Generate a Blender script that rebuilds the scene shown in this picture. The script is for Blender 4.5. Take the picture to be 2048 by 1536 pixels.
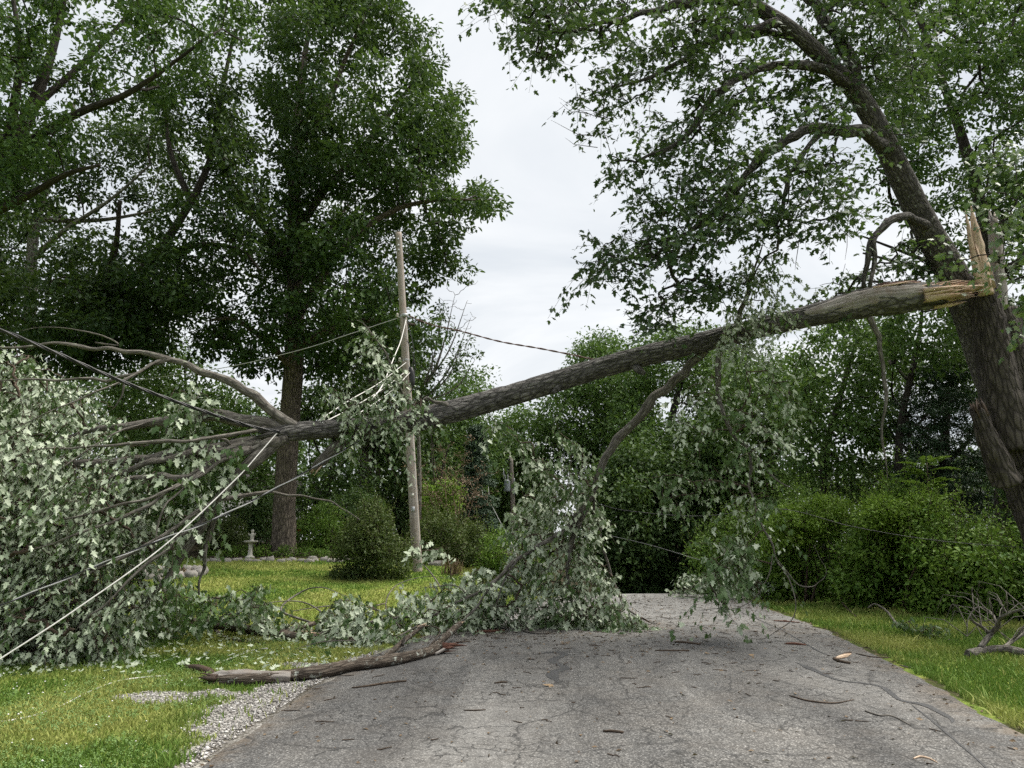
import bpy, math, random
import numpy as np
from mathutils import Vector, Matrix
sin, cos, pi = math.sin, math.cos, math.pi
R = math.radians
SC = bpy.context.scene
COL = SC.collection
for o in list(bpy.data.objects):
    bpy.data.objects.remove(o)

# ---------------------------------------------------------------- camera
EYE = 1.65
FPX = 1462.0            # focal length in pixels of the 2048 px wide photograph
PITCH = R(12.0)
cam_d = bpy.data.cameras.new('camera')
cam = bpy.data.objects.new('camera', cam_d)
COL.objects.link(cam)
cam.location = (0, 0, EYE)
cam.rotation_euler = (R(90) + PITCH, 0, 0)
cam_d.sensor_width = 36.0
cam_d.lens = 36.0 * FPX / 2048.0
cam_d.clip_start = 0.05
cam_d.clip_end = 3000
SC.camera = cam

# ---------------------------------------------------------------- sky, sun, exposure
SUN_EL, SUN_AZ = R(62), R(75)      # azimuth from +Y towards +X
world = bpy.data.worlds.new('World')
SC.world = world
world.use_nodes = True
nt = world.node_tree
for n in list(nt.nodes):
    nt.nodes.remove(n)
def wn(t, **k):
    n = nt.nodes.new(t)
    for a, b in k.items():
        setattr(n, a, b)
    return n
wo = wn('ShaderNodeOutputWorld'); wb = wn('ShaderNodeBackground')
sky = wn('ShaderNodeTexSky', sky_type='NISHITA', sun_disc=False)
sky.sun_elevation = SUN_EL
sky.sun_rotation = SUN_AZ
sky.air_density = 1.0; sky.dust_density = 3.0
tc = wn('ShaderNodeTexCoord')
sep = wn('ShaderNodeSeparateXYZ')
nt.links.new(tc.outputs['Generated'], sep.inputs[0])
mx = wn('ShaderNodeMath', operation='MAXIMUM'); mx.inputs[1].default_value = 0.0
nt.links.new(sep.outputs['Z'], mx.inputs[0])
ad = wn('ShaderNodeMath', operation='ADD'); ad.inputs[1].default_value = 0.22
nt.links.new(mx.outputs[0], ad.inputs[0])
dv = []
for k in 'XY':
    d = wn('ShaderNodeMath', operation='DIVIDE')
    nt.links.new(sep.outputs[k], d.inputs[0]); nt.links.new(ad.outputs[0], d.inputs[1]); dv.append(d)
cmb = wn('ShaderNodeCombineXYZ')
nt.links.new(dv[0].outputs[0], cmb.inputs[0]); nt.links.new(dv[1].outputs[0], cmb.inputs[1])
nz = wn('ShaderNodeTexNoise'); nz.inputs['Scale'].default_value = 1.5; nz.inputs['Detail'].default_value = 7
nz.inputs['Roughness'].default_value = 0.55; nz.inputs['Distortion'].default_value = 0.6
nt.links.new(cmb.outputs[0], nz.inputs['Vector'])
rp = wn('ShaderNodeValToRGB')
rp.color_ramp.elements[0].position = 0.30; rp.color_ramp.elements[0].color = (4.2, 4.55, 4.9, 1)
rp.color_ramp.elements[1].position = 0.62; rp.color_ramp.elements[1].color = (6.25, 6.35, 6.4, 1)
nt.links.new(nz.outputs['Fac'], rp.inputs[0])
mixc = wn('ShaderNodeMix', data_type='RGBA'); mixc.inputs['Factor'].default_value = 0.93
nt.links.new(sky.outputs[0], mixc.inputs['A']); nt.links.new(rp.outputs[0], mixc.inputs['B'])
nt.links.new(mixc.outputs['Result'], wb.inputs['Color'])
wb.inputs['Strength'].default_value = 0.1
nt.links.new(wb.outputs[0], wo.inputs[0])

sun_d = bpy.data.lights.new('sun', 'SUN')
sun_d.energy = 4.6; sun_d.angle = R(38); sun_d.color = (1.0, 0.95, 0.86)
sun = bpy.data.objects.new('sun', sun_d); COL.objects.link(sun)
_sd = Vector((cos(SUN_EL) * sin(SUN_AZ), cos(SUN_EL) * cos(SUN_AZ), sin(SUN_EL)))
sun.rotation_euler = _sd.to_track_quat('Z', 'Y').to_euler()
vs = SC.view_settings
vs.view_transform = 'Standard'; vs.look = 'None'; vs.exposure = 0.74; vs.gamma = 1.0
SC.display_settings.display_device = 'sRGB'
SC.cycles.max_bounces = 4; SC.cycles.diffuse_bounces = 2; SC.cycles.glossy_bounces = 2
SC.cycles.transmission_bounces = 2; SC.cycles.transparent_max_bounces = 4
SC.cycles.use_denoising = False
SC.cycles.use_adaptive_sampling = True; SC.cycles.adaptive_threshold = 0.025; SC.cycles.adaptive_min_samples = 16
SC.cycles.caustics_reflective = False; SC.cycles.caustics_refractive = False

# ---------------------------------------------------------------- geometry helpers
def A(*v):
    return np.array(v, dtype=float)
def ray(px, py):
    u = (px - 1024) / FPX; v = (768 - py) / FPX
    return A(u, cos(PITCH) - sin(PITCH) * v, sin(PITCH) + cos(PITCH) * v)
def P(px, py, d):                 # the point of the photograph's line of sight that stands d metres ahead
    r = ray(px, py)
    return A(r[0] * d / r[1], d, EYE + r[2] * d / r[1])
def sm(a, b, x):
    t = np.clip((np.asarray(x, float) - a) / (b - a), 0, 1)
    return t * t * (3 - 2 * t)
def hash3(i, j, k, s=0):
    n = (i * 374761393 + j * 668265263 + k * 1440662683 + s * 974634781) & 0xffffffff
    n = ((n ^ (n >> 13)) * 1274126177) & 0xffffffff
    return ((n ^ (n >> 16)) & 0xffff) / 65535.0
def vn(x, y, z=0.0, s=0):          # value noise, 0..1
    x, y, z = np.broadcast_arrays(np.asarray(x, float), np.asarray(y, float), np.asarray(z, float))
    i = np.floor(x).astype(np.int64); j = np.floor(y).astype(np.int64); k = np.floor(z).astype(np.int64)
    fx, fy, fz = x - i, y - j, z - k
    fx, fy, fz = [f * f * (3 - 2 * f) for f in (fx, fy, fz)]
    r = 0
    for a in (0, 1):
        for b in (0, 1):
            for c in (0, 1):
                r = r + hash3(i + a, j + b, k + c, s) * (fx if a else 1 - fx) * (fy if b else 1 - fy) * (fz if c else 1 - fz)
    return r
def fbm(x, y, z=0.0, o=3, s=0):
    r = 0; a = 0.5; t = 0
    for q in range(o):
        r = r + a * vn(x * 2 ** q, y * 2 ** q, z * 2 ** q, s + q); t += a; a *= 0.5
    return r / t
def norm(v):
    return v / np.maximum(np.linalg.norm(v, axis=-1, keepdims=True), 1e-9)

_XL = A((-10, -2.1), (4, -2.28), (5.6, -2.32), (8.4, -2.2), (11, -1.86), (14, -1.15), (17, -.15), (20.8, 1.1), (26, 3.0), (34, 6.5), (60, 20))
_XR = A((-10, 2.9), (4, 3.9), (6.7, 4.33), (9.3, 4.85), (13.2, 5.5), (16.9, 5.85), (20, 6.25), (26, 8.1), (34, 11.6), (60, 25))
def xl(y): return np.interp(y, _XL[:, 0], _XL[:, 1])
def xr(y): return np.interp(y, _XR[:, 0], _XR[:, 1])
def road_h(y):
    y = np.asarray(y, float)
    d = np.maximum(y - 20.5, 0)
    return 0.012 * np.clip(y, -20, 10) - np.minimum(0.028 * d * d, 0.11 * d) * (d < 26) - 2.86 * (d >= 26)
def Z(x, y):
    x = np.asarray(x, float); y = np.asarray(y, float)
    b = road_h(np.clip(y, -20, 70))
    lawn = 0.02 + 0.075 * np.maximum(y - 13.5, 0) - 0.075 * np.maximum(y - 32, 0)
    lf = sm(0.0, 4.5, xl(y) - x)
    base_l = 0.012 * np.clip(y, -20, 10)
    z = b * (1 - lf) + (base_l + lawn) * lf
    rf = sm(0.0, 3.0, x - xr(y))
    z = z + rf * (base_l + 0.10 - b - 0.10 * np.maximum(y - 27, 0) * (y < 55) - 2.8 * (y >= 55))
    near = sm(40, 20, y)
    z = z + near * (lf + rf) * 0.05 * (fbm(x * .6, y * .6, 0, 2, 5) - .5)
    z = z - 0.035 * np.clip(np.maximum(sm(0, .25, xl(y) - x), sm(0, .25, x - xr(y))), 0, 1)
    return z
def G(px, py, up=0.0):             # where a line of sight meets the ground
    r = ray(px, py)
    y = np.arange(3, 60, .02); t = y / r[1]
    gap = EYE + r[2] * t - Z(r[0] * t, y)
    k = np.argmax(gap <= 0) if (gap[y < 26] <= 0).any() else np.argmin(np.where(y < 21, gap, 9e9))
    return A(r[0] * t[k], y[k], float(Z(r[0] * t[k], y[k])) + up)
def onground(p, up=0.0):
    return A(p[0], p[1], float(Z(p[0], p[1])) + up)

def mesh(name, V, F, mat, attrs=None, smooth=False):
    V = np.ascontiguousarray(V, dtype=np.float32).reshape(-1, 3)
    me = bpy.data.meshes.new(name)
    me.vertices.add(len(V)); me.vertices.foreach_set('co', V.ravel())
    Fs = F if isinstance(F, list) else [F]
    Fs = [np.asarray(f, dtype=np.int32) for f in Fs if len(f)]
    loops = np.concatenate([f.ravel() for f in Fs])
    tot = np.concatenate([np.full(len(f), f.shape[1], dtype=np.int32) for f in Fs])
    st = np.concatenate([[0], np.cumsum(tot)[:-1]]).astype(np.int32)
    me.loops.add(len(loops)); me.loops.foreach_set('vertex_index', loops)
    me.polygons.add(len(tot)); me.polygons.foreach_set('loop_start', st)
    if smooth:
        me.polygons.foreach_set('use_smooth', np.ones(len(tot), dtype=bool))
    for k, v in (attrs or {}).items():
        v = np.asarray(v, dtype=np.float32)
        if v.ndim == 2:
            at = me.attributes.new(k, 'FLOAT_VECTOR', 'POINT'); at.data.foreach_set('vector', v.ravel())
        else:
            at = me.attributes.new(k, 'FLOAT', 'POINT'); at.data.foreach_set('value', v)
    me.update(calc_edges=True)
    if mat is not None:
        me.materials.append(mat)
    return me
def link(name, me, parent=None, label=None, cat=None, group=None, kind=None):
    o = bpy.data.objects.new(name, me)
    COL.objects.link(o)
    if parent is not None:
        o.parent = parent
        o.matrix_parent_inverse = parent_inv(parent)
    tag(o, label, cat, group, kind)
    return o
def parent_inv(p):                 # children are modelled in world space
    return Matrix.Translation(-p.location) if p.type == 'EMPTY' else Matrix.Identity(4)
def tag(o, label=None, cat=None, group=None, kind=None):
    if label: o['label'] = label
    if cat: o['category'] = cat
    if group: o['group'] = group
    if kind: o['kind'] = kind
def thing(name, loc, label, cat, group=None, kind=None):
    o = bpy.data.objects.new(name, None); COL.objects.link(o)
    o.location = Vector(tuple(float(q) for q in loc)); o.empty_display_size = 0.2
    tag(o, label, cat, group, kind)
    return o
class MB:                          # several shapes collected into one mesh
    def __init__(s): s.V = []; s.F = []; s.at = {}; s.n = 0
    def add(s, V, F, **at):
        V = np.asarray(V, float).reshape(-1, 3)
        s.V.append(V)
        for f in (F if isinstance(F, list) else [F]):
            s.F.append(np.asarray(f, dtype=np.int64) + s.n)
        for k, v in at.items():
            s.at.setdefault(k, []).append(np.asarray(v, float))
        s.n += len(V)
        return s
    def data(s):
        fs = {}
        for f in s.F:
            if len(f): fs.setdefault(f.shape[1], []).append(f)
        return np.concatenate(s.V), [np.concatenate(v) for v in fs.values()], {k: np.concatenate(v) for k, v in s.at.items()}
    def build(s, name, mat, parent=None, smooth=True, **kw):
        V, F, at = s.data()
        return link(name, mesh(name, V, F, mat, at, smooth), parent, **kw)

def catmull(pts, step=None, n=None):
    """pts (k, m) -> finely resampled rows (first three columns are the place, the rest ride along)"""
    p = np.asarray(pts, float)
    if len(p) == 2:
        p = np.vstack([p[0], p.mean(0), p[1]])
    q = np.vstack([2 * p[0] - p[1], p, 2 * p[-1] - p[-2]])
    out = []
    for i in range(1, len(q) - 2):
        a, b, c, d = q[i - 1], q[i], q[i + 1], q[i + 2]
        L = np.linalg.norm(c[:3] - b[:3])
        m = max(2, int(math.ceil(L / step))) if step else n
        t = np.linspace(0, 1, m, endpoint=False)[:, None]
        out.append(.5 * (2 * b + (c - a) * t + (2 * a - 5 * b + 4 * c - d) * t ** 2 + (3 * b - a - 3 * c + d) * t ** 3))
    out.append(p[-1:])
    return np.vstack(out)
def frames(c):
    t = norm(np.gradient(c, axis=0))
    m = norm(c[-1] - c[0])
    ref = np.eye(3)[np.argmin(np.abs(m))]
    u = norm(np.cross(t, ref)); v = np.cross(t, u)
    return t, u, v
def tube(pts, sides=12, step=.15, lump=0.0, ridge=0.0, freq=6, seed=0, caps=True, ragged=0.0, flare=None):
    """pts rows (x, y, z, radius): one swept limb with lumps and bark ridges in its surface"""
    c = catmull(pts, step=step)
    C, r = c[:, :3], np.maximum(c[:, 3], 0.002)
    t, u, v = frames(C)
    s = np.concatenate([[0], np.cumsum(np.linalg.norm(np.diff(C, axis=0), axis=1))])
    th = np.linspace(0, 2 * pi, sides, endpoint=False)
    ct, st = np.cos(th)[None], np.sin(th)[None]
    S = s[:, None]
    k = np.ones((len(C), sides))
    if lump: k = k + lump * (fbm(ct * 1.3 + seed * 7.1, st * 1.3, S * 1.1, 2, seed) - .5) * 2
    if ridge:
        rd = vn(ct * freq + 9.3 + .35 * np.sin(S * 9), st * freq + seed * 3.7, S * 3.6, seed + 3)
        rd2 = vn(ct * freq * 2.1 + 3.1, st * freq * 2.1, S * 9.0 + 7, seed + 4)
        k = k + ridge * ((np.abs(rd - .5) * 2) - .5) + ridge * .5 * (rd2 - .5)
    if flare is not None:
        k = k * flare(S, th[None])
    Rr = r[:, None] * k
    V = C[:, None] + Rr[..., None] * (ct[..., None] * u[:, None] + st[..., None] * v[:, None])
    if ragged:
        for e, sg in ((-1, 1), (0, -1)):
            if ragged > 0 or e == -1:
                j = vn(th * 4, seed + e, 0, 11 + seed) * abs(ragged)
                V[e] += sg * t[e] * j[:, None]
    bk = np.stack([np.broadcast_to(ct * r.mean(), Rr.shape), np.broadcast_to(st * r.mean(), Rr.shape), np.broadcast_to(S, Rr.shape)], -1)
    n, m = len(C), sides
    i = np.arange(n - 1)[:, None] * m; j = np.arange(m)[None]; j2 = (j + 1) % m
    F = np.stack([i + j, i + j2, i + m + j2, i + m + j], -1).reshape(-1, 4)
    V = V.reshape(-1, 3); bk = bk.reshape(-1, 3)
    Fs = [F]
    if caps:
        V = np.vstack([V, C[:1], C[-1:]]); bk = np.vstack([bk, [[0, 0, 0]], [[0, 0, s[-1]]]])
        j = np.arange(m); j2 = (j + 1) % m
        Fs.append(np.vstack([np.stack([np.full(m, n * m), j2, j], -1), np.stack([np.full(m, n * m + 1), (n - 1) * m + j, (n - 1) * m + j2], -1)]))
    return V, Fs, bk
def kink(pts, amt, seed, step=.3):
    """break the sweep of a limb with small changes of course and of thickness"""
    r = np.random.default_rng(seed); c = catmull(pts, step=step)
    k = r.normal(size=(len(c), 3)) * amt; k[0] = 0; k[-1] = 0
    c[:, :3] += k; c[:, 3] *= 1 + .10 * r.normal(size=len(c)).clip(-1.5, 1.5)
    return c
def limb(name, pts, mat, parent, smooth=True, label=None, **k):
    V, F, bk = tube(pts, **k)
    return link(name, mesh(name, V, F, mat, {'bk': bk}, smooth), parent, label=label)
def tubes(Pm, Rm, sides=3):
    """Pm (m, k, 3), Rm (m, k): many thin twigs at once"""
    m, k = Rm.shape
    t = norm(np.gradient(Pm, axis=1))
    ref = np.where(np.abs(t[..., 2:3]) > .8, A(1, 0, 0), A(0, 0, 1))
    u = norm(np.cross(t, ref)); v = np.cross(t, u)
    th = np.linspace(0, 2 * pi, sides, endpoint=False)
    V = Pm[:, :, None] + Rm[:, :, None, None] * (np.cos(th)[None, None, :, None] * u[:, :, None] + np.sin(th)[None, None, :, None] * v[:, :, None])
    s = np.concatenate([np.zeros((m, 1)), np.cumsum(np.linalg.norm(np.diff(Pm, axis=1), axis=2), axis=1)], 1)
    bk = np.zeros(V.shape); bk[..., 0] = np.cos(th) * Rm[:, :, None]; bk[..., 1] = np.sin(th) * Rm[:, :, None]; bk[..., 2] = s[..., None]
    b = np.arange(m)[:, None, None] * (k * sides); i = np.arange(k - 1)[None, :, None] * sides; j = np.arange(sides)[None, None]; j2 = (j + 1) % sides
    F = np.stack([b + i + j, b + i + j2, b + i + sides + j2, b + i + sides + j], -1).reshape(-1, 4)
    return V.reshape(-1, 3), F, bk.reshape(-1, 3)
def grow(sk, tg, rng, tip=.008, bow=.08, jit=.12, cap=.09, pw=.5, updown=.4):
    """join every target to the nearest wood already there, nearest first: returns (m,4,3), (m,4)"""
    sk = np.asarray(sk, float); tg = np.asarray(tg, float)
    n, m = len(sk), len(tg)
    N = np.zeros((n + 3 * m, 3)); N[:n] = sk
    par = np.full(n + 3 * m, -1)
    d0 = np.array([np.min(np.linalg.norm(sk - q, axis=1)) for q in tg])
    Pm = np.zeros((m, 4, 3)); ids = np.zeros((m, 4), int)
    c = n
    for a, i in enumerate(np.argsort(d0)):
        T = tg[i]
        d = np.linalg.norm(N[:c] - T, axis=1) + updown * np.maximum(N[:c, 2] - T[2], 0)
        j = int(np.argmin(d)); S = N[j]; L = np.linalg.norm(T - S)
        p1 = S + (T - S) * .36 + rng.normal(size=3) * jit * L * .6 + A(0, 0, bow * L)
        p2 = S + (T - S) * .7 + rng.normal(size=3) * jit * L * .6 + A(0, 0, bow * L)
        Pm[a] = [S, p1, p2, T]
        N[c:c + 3] = [p1, p2, T]; par[c] = j; par[c + 1] = c; par[c + 2] = c + 1
        ids[a] = [c, c, c + 1, c + 2]; c += 3
    cnt = np.zeros(c)
    for i in range(c - 1, n - 1, -1):
        if (i - n) % 3 == 2: cnt[i] += 1
        if par[i] >= n: cnt[par[i]] += cnt[i]
    rad = np.minimum(tip * np.maximum(cnt, 1) ** pw, cap)
    return Pm, rad[ids]

# leaf outlines: (x, y, z) with y from stalk to tip, z the upper side
def leaf_template(kind):
    if kind in ('maple', 'maple_folded', 'maple_curled'):
        h = [(.27, -.08), (.19, .12), (.47, .38), (.20, .42), (.21, .66), (0, 1.0)]
        o = [(0, 0)] + h + [(-x, y) for x, y in h[-2::-1]]
        if kind == 'maple': V = [(0, .28, 0)] + [(x, y, -.34 * abs(x) ** 1.5 - .16 * max(0, y - .3) ** 1.5) for x, y in o]
        elif kind == 'maple_folded': V = [(0, .28, 0)] + [(x * .62, y, .72 * abs(x) - .25 * max(0, y - .35) ** 1.3) for x, y in o]
        else: V = [(0, .28, 0)] + [(x * .85 + .10 * y * y, y * .93, -.7 * max(0, x) ** 1.4 + .35 * max(0, -x) - .42 * max(0, y - .35) ** 1.4) for x, y in o]
        n = len(o)
        F = [(0, 1 + i, 1 + (i + 1) % n) for i in range(n)]
    elif kind == 'oak':
        V = [(0, 0, 0), (.22, .38, .07), (.20, .72, .02), (0, 1, -.10), (-.20, .72, .02), (-.22, .38, .07), (0, .5, -.03)]
        F = [(6, 0, 1), (6, 1, 2), (6, 2, 3), (6, 3, 4), (6, 4, 5), (6, 5, 0)]
    elif kind == 'sprig':           # three small leaves on one stalk
        V = []; F = []
        for a, q in ((0, .55), (1.15, .5), (-1.1, .48)):
            d = A(sin(a), cos(a), 0); s = A(cos(a), -sin(a), 0); b = d * .28 + A(0, 0, .02)
            i = len(V)
            V += [b, b + d * q * .5 + s * .18 + A(0, 0, .06), b + d * q + A(0, 0, -.08), b + d * q * .5 - s * .18 + A(0, 0, .06)]
            F += [(i, i + 1, i + 2), (i, i + 2, i + 3)]
    else:
        V = [(0, 0, 0), (.26, .5, .08), (0, 1, -.06), (-.26, .5, .08)]
        F = [(0, 1, 2), (0, 2, 3)]
    return np.array(V, float), np.array(F)
def leaf_frames(tipd, nrm):
    y = norm(tipd); z = norm(nrm - (nrm * y).sum(-1, keepdims=True) * y); x = np.cross(y, z)
    return x, y, z
def leaves(pos, tipd, nrm, size, kind, tint):
    if kind == 'maple' and len(pos) > 50:      # flat, folded and curled leaves mixed
        size = np.broadcast_to(np.asarray(size, float), (len(pos),))
        out = MB()
        for k, kd in enumerate(('maple', 'maple_folded', 'maple_curled')):
            s = slice(k, None, 3)
            V, F, t = leaves(pos[s], tipd[s], nrm[s], size[s], kd + ('' if k else '_'), tint[s]); out.add(V, F, t=t)
        V, F, at = out.data()
        return V, F[0], at['t']
    kind = kind.rstrip('_')
    T, F = leaf_template(kind)
    x, y, z = leaf_frames(tipd, nrm)
    s = np.broadcast_to(np.asarray(size, float), (len(pos),))[:, None, None]
    V = pos[:, None] + s * (x[:, None] * T[None, :, :1] + y[:, None] * T[None, :, 1:2] + z[:, None] * T[None, :, 2:])
    Fa = (F[None] + (np.arange(len(pos)) * len(T))[:, None, None]).reshape(-1, 3)
    return V.reshape(-1, 3), Fa, np.repeat(tint, len(T))
def inpoly(pt, poly):
    poly = np.asarray(poly, float); x, y = pt[:, 0], pt[:, 1]
    r = np.zeros(len(pt), bool)
    for i in range(len(poly)):
        x1, y1 = poly[i - 1]; x2, y2 = poly[i]
        if y1 == y2: continue
        r ^= ((y1 > y) != (y2 > y)) & (x < (x2 - x1) * (y - y1) / (y2 - y1) + x1)
    return r
def edgedist(pt, poly):
    poly = np.asarray(poly, float); b = np.full(len(pt), 1e9)
    for i in range(len(poly)):
        p, q = poly[i - 1], poly[i]; w = q - p
        t = np.clip(((pt - p) @ w) / max(w @ w, 1e-9), 0, 1)
        b = np.minimum(b, np.linalg.norm(pt - p - t[:, None] * w, axis=1))
    return b
def fill(poly, d0, hd, n, rng, round_px=None, carve=0.0, cf=.5):
    """n places spread through a crown whose outline and distance are known: thick in its middle, thin at its rim"""
    poly = np.asarray(poly, float); lo, hi = poly.min(0), poly.max(0)
    pt = lo + rng.random((n * 8 + 200, 2)) * (hi - lo)
    pt = pt[inpoly(pt, poly)][: n * 4]
    e = edgedist(pt, poly); rp_ = round_px or max(e.max(), 1)
    th = np.sqrt(np.clip(1 - (1 - np.clip(e / rp_, 0, 1)) ** 2, 0.02, 1))
    dd = d0 + hd * th * (rng.random(len(pt)) * 2 - 1)
    W = np.array([P(a, b, c) for (a, b), c in zip(pt, dd)])
    if carve:                       # open gaps between the leafy masses
        q = vn(W[:, 0] * cf, W[:, 1] * cf, W[:, 2] * cf * 1.4, int(abs(d0) * 13) % 97)
        W = W[q > carve]
    md = 0.5 * (np.prod((hi - lo)) / FPX ** 2 * d0 ** 2 * max(hd, .4) * 2 / n) ** (1 / 3)
    buf = np.zeros((n, 3)); k = 0
    for q in W:
        if k >= n: break
        if k and np.min(((buf[:k] - q) ** 2).sum(1)) < md * md: continue
        buf[k] = q; k += 1
    return buf[:k]

# ---------------------------------------------------------------- materials
class M:
    def __init__(s, name):
        s.m = bpy.data.materials.new(name); s.m.use_nodes = True
        s.t = s.m.node_tree
        for n in list(s.t.nodes): s.t.nodes.remove(n)
        s.out = s.n('ShaderNodeOutputMaterial')
    def n(s, t, **k):
        n = s.t.nodes.new(t)
        for a, b in k.items():
            if a.startswith('_'): n.inputs[a[1:].replace('_', ' ')].default_value = b
            else: setattr(n, a, b)
        return n
    def l(s, a, b): s.t.links.new(a, b)
    def attr(s, name, out='Fac'):
        return s.n('ShaderNodeAttribute', attribute_name=name).outputs[out]
    def mapped(s, vec, sc):
        q = s.n('ShaderNodeMapping'); q.inputs['Scale'].default_value = sc
        s.l(vec, q.inputs['Vector']); return q.outputs[0]
    def noise(s, vec, scale, detail=4, rough=.55, dist=0.0, out='Fac'):
        q = s.n('ShaderNodeTexNoise', _Scale=scale, _Detail=detail, _Roughness=rough, _Distortion=dist)
        s.l(vec, q.inputs['Vector']); return q.outputs[out]
    def voro(s, vec, scale, feature='F1', out='Distance'):
        q = s.n('ShaderNodeTexVoronoi', feature=feature, _Scale=scale)
        s.l(vec, q.inputs['Vector']); return q.outputs[out]
    def ramp(s, fac, *st):
        q = s.n('ShaderNodeValToRGB'); e = q.color_ramp.elements
        while len(e) < len(st): e.new(.5)
        for k, (p, c) in enumerate(st):
            e[k].position = p
            e[k].color = (c, c, c, 1) if isinstance(c, (int, float)) else (*c, 1)
        s.l(fac, q.inputs[0]); return q.outputs[0]
    def mix(s, f, a, b, mode='MIX'):
        q = s.n('ShaderNodeMix', data_type='RGBA', blend_type=mode)
        for v, k in ((f, 'Factor'), (a, 'A'), (b, 'B')):
            sock = [i for i in q.inputs if i.name == k and (i.type == 'VALUE' if k == 'Factor' else i.type == 'RGBA')][0]
            if isinstance(v, (int, float)) and k == 'Factor': sock.default_value = v
            elif isinstance(v, (int, float)): sock.default_value = (v, v, v, 1)
            elif isinstance(v, tuple): sock.default_value = (*v, 1)
            else: s.l(v, sock)
        return [o for o in q.outputs if o.type == 'RGBA'][0]
    def math(s, op, a, b=0.0):
        q = s.n('ShaderNodeMath', operation=op)
        for k, v in enumerate((a, b)):
            if isinstance(v, (int, float)): q.inputs[k].default_value = v
            else: s.l(v, q.inputs[k])
        return q.outputs[0]
    def bump(s, h, strength=.5, dist=.02, nrm=None):
        q = s.n('ShaderNodeBump', _Strength=strength, _Distance=dist)
        s.l(h, q.inputs['Height'])
        if nrm is not None: s.l(nrm, q.inputs['Normal'])
        return q.outputs[0]
    def pbr(s, col, rough=.8, nrm=None, spec=.3, metal=0.0):
        q = s.n('ShaderNodeBsdfPrincipled', _Roughness=.8, _Metallic=metal)
        q.inputs['Specular IOR Level'].default_value = spec
        if isinstance(col, tuple): q.inputs['Base Color'].default_value = (*col, 1)
        else: s.l(col, q.inputs['Base Color'])
        if isinstance(rough, (int, float)): q.inputs['Roughness'].default_value = rough
        else: s.l(rough, q.inputs['Roughness'])
        if nrm is not None: s.l(nrm, q.inputs['Normal'])
        return q.outputs[0]
    def done(s, sh):
        s.l(sh, s.out.inputs['Surface']); return s.m

def leaf_mat(name, a, b, back=None, trans=.25, rough=.55, spec=.18, glow=None):
    m = M(name)
    t = m.attr('tint')
    c = m.mix(t, a, b)
    if back is not None:
        g = m.n('ShaderNodeNewGeometry')
        bk = m.mix(t, back[0], back[1])
        c = m.mix(g.outputs['Backfacing'], c, bk)
    p = m.pbr(c, rough, None, spec)
    tr = m.n('ShaderNodeBsdfTranslucent')
    g2 = m.mix(.5, m.mix(t, a, b), glow or (.10, .16, .02))
    m.l(g2, tr.inputs['Color'])
    mx = m.n('ShaderNodeMixShader'); mx.inputs[0].default_value = trans
    m.l(p, mx.inputs[1]); m.l(tr.outputs[0], mx.inputs[2])
    return m.done(mx.outputs[0])
LF_OAK = leaf_mat('oak_leaf', (.025, .057, .018), (.068, .124, .032), trans=.3)
LF_OAK2 = leaf_mat('oak_leaf_dark', (.018, .042, .016), (.050, .088, .026), trans=.3)
LF_ASH = leaf_mat('ash_leaf', (.034, .076, .024), (.082, .148, .040), trans=.34)
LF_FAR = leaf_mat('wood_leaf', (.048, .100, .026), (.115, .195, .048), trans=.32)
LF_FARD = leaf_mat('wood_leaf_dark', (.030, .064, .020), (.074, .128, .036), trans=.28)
LF_LIME = leaf_mat('lime_leaf', (.10, .185, .024), (.20, .31, .040), trans=.35)
LF_HEDGE = leaf_mat('hedge_leaf', (.064, .140, .022), (.16, .255, .040), trans=.3)
LF_AZ = leaf_mat('azalea_leaf', (.042, .070, .022), (.10, .130, .036), trans=.25)
LF_SPRUCE = leaf_mat('spruce_needle', (.040, .075, .045), (.085, .125, .08), trans=.05)
LF_PINE = leaf_mat('pine_needle', (.016, .040, .020), (.04, .075, .03), trans=.05)
LF_BROWN = leaf_mat('brown_leaf', (.075, .052, .034), (.23, .165, .10), trans=.08)
LF_STAND = leaf_mat('maple_leaf', (.026, .060, .022), (.062, .110, .036), ((.075, .115, .070), (.12, .165, .10)), trans=.32)
LF_SILVER = leaf_mat('silver_maple_leaf', (.055, .105, .034), (.105, .17, .060), ((.33, .40, .27), (.51, .57, .44)), trans=.2, rough=.5, spec=.3)
LF_MIXED = leaf_mat('maple_leaf_green', (.040, .088, .022), (.095, .165, .042), ((.20, .26, .18), (.32, .38, .28)), trans=.25, rough=.42, spec=.45)
LF_GRASS = leaf_mat('grass_blade', (.120, .205, .038), (.36, .38, .115), trans=.25, rough=.6, spec=.15)
LF_CLOVER = leaf_mat('clover_leaf', (.10, .19, .05), (.22, .32, .12), trans=.2, rough=.55)

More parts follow.
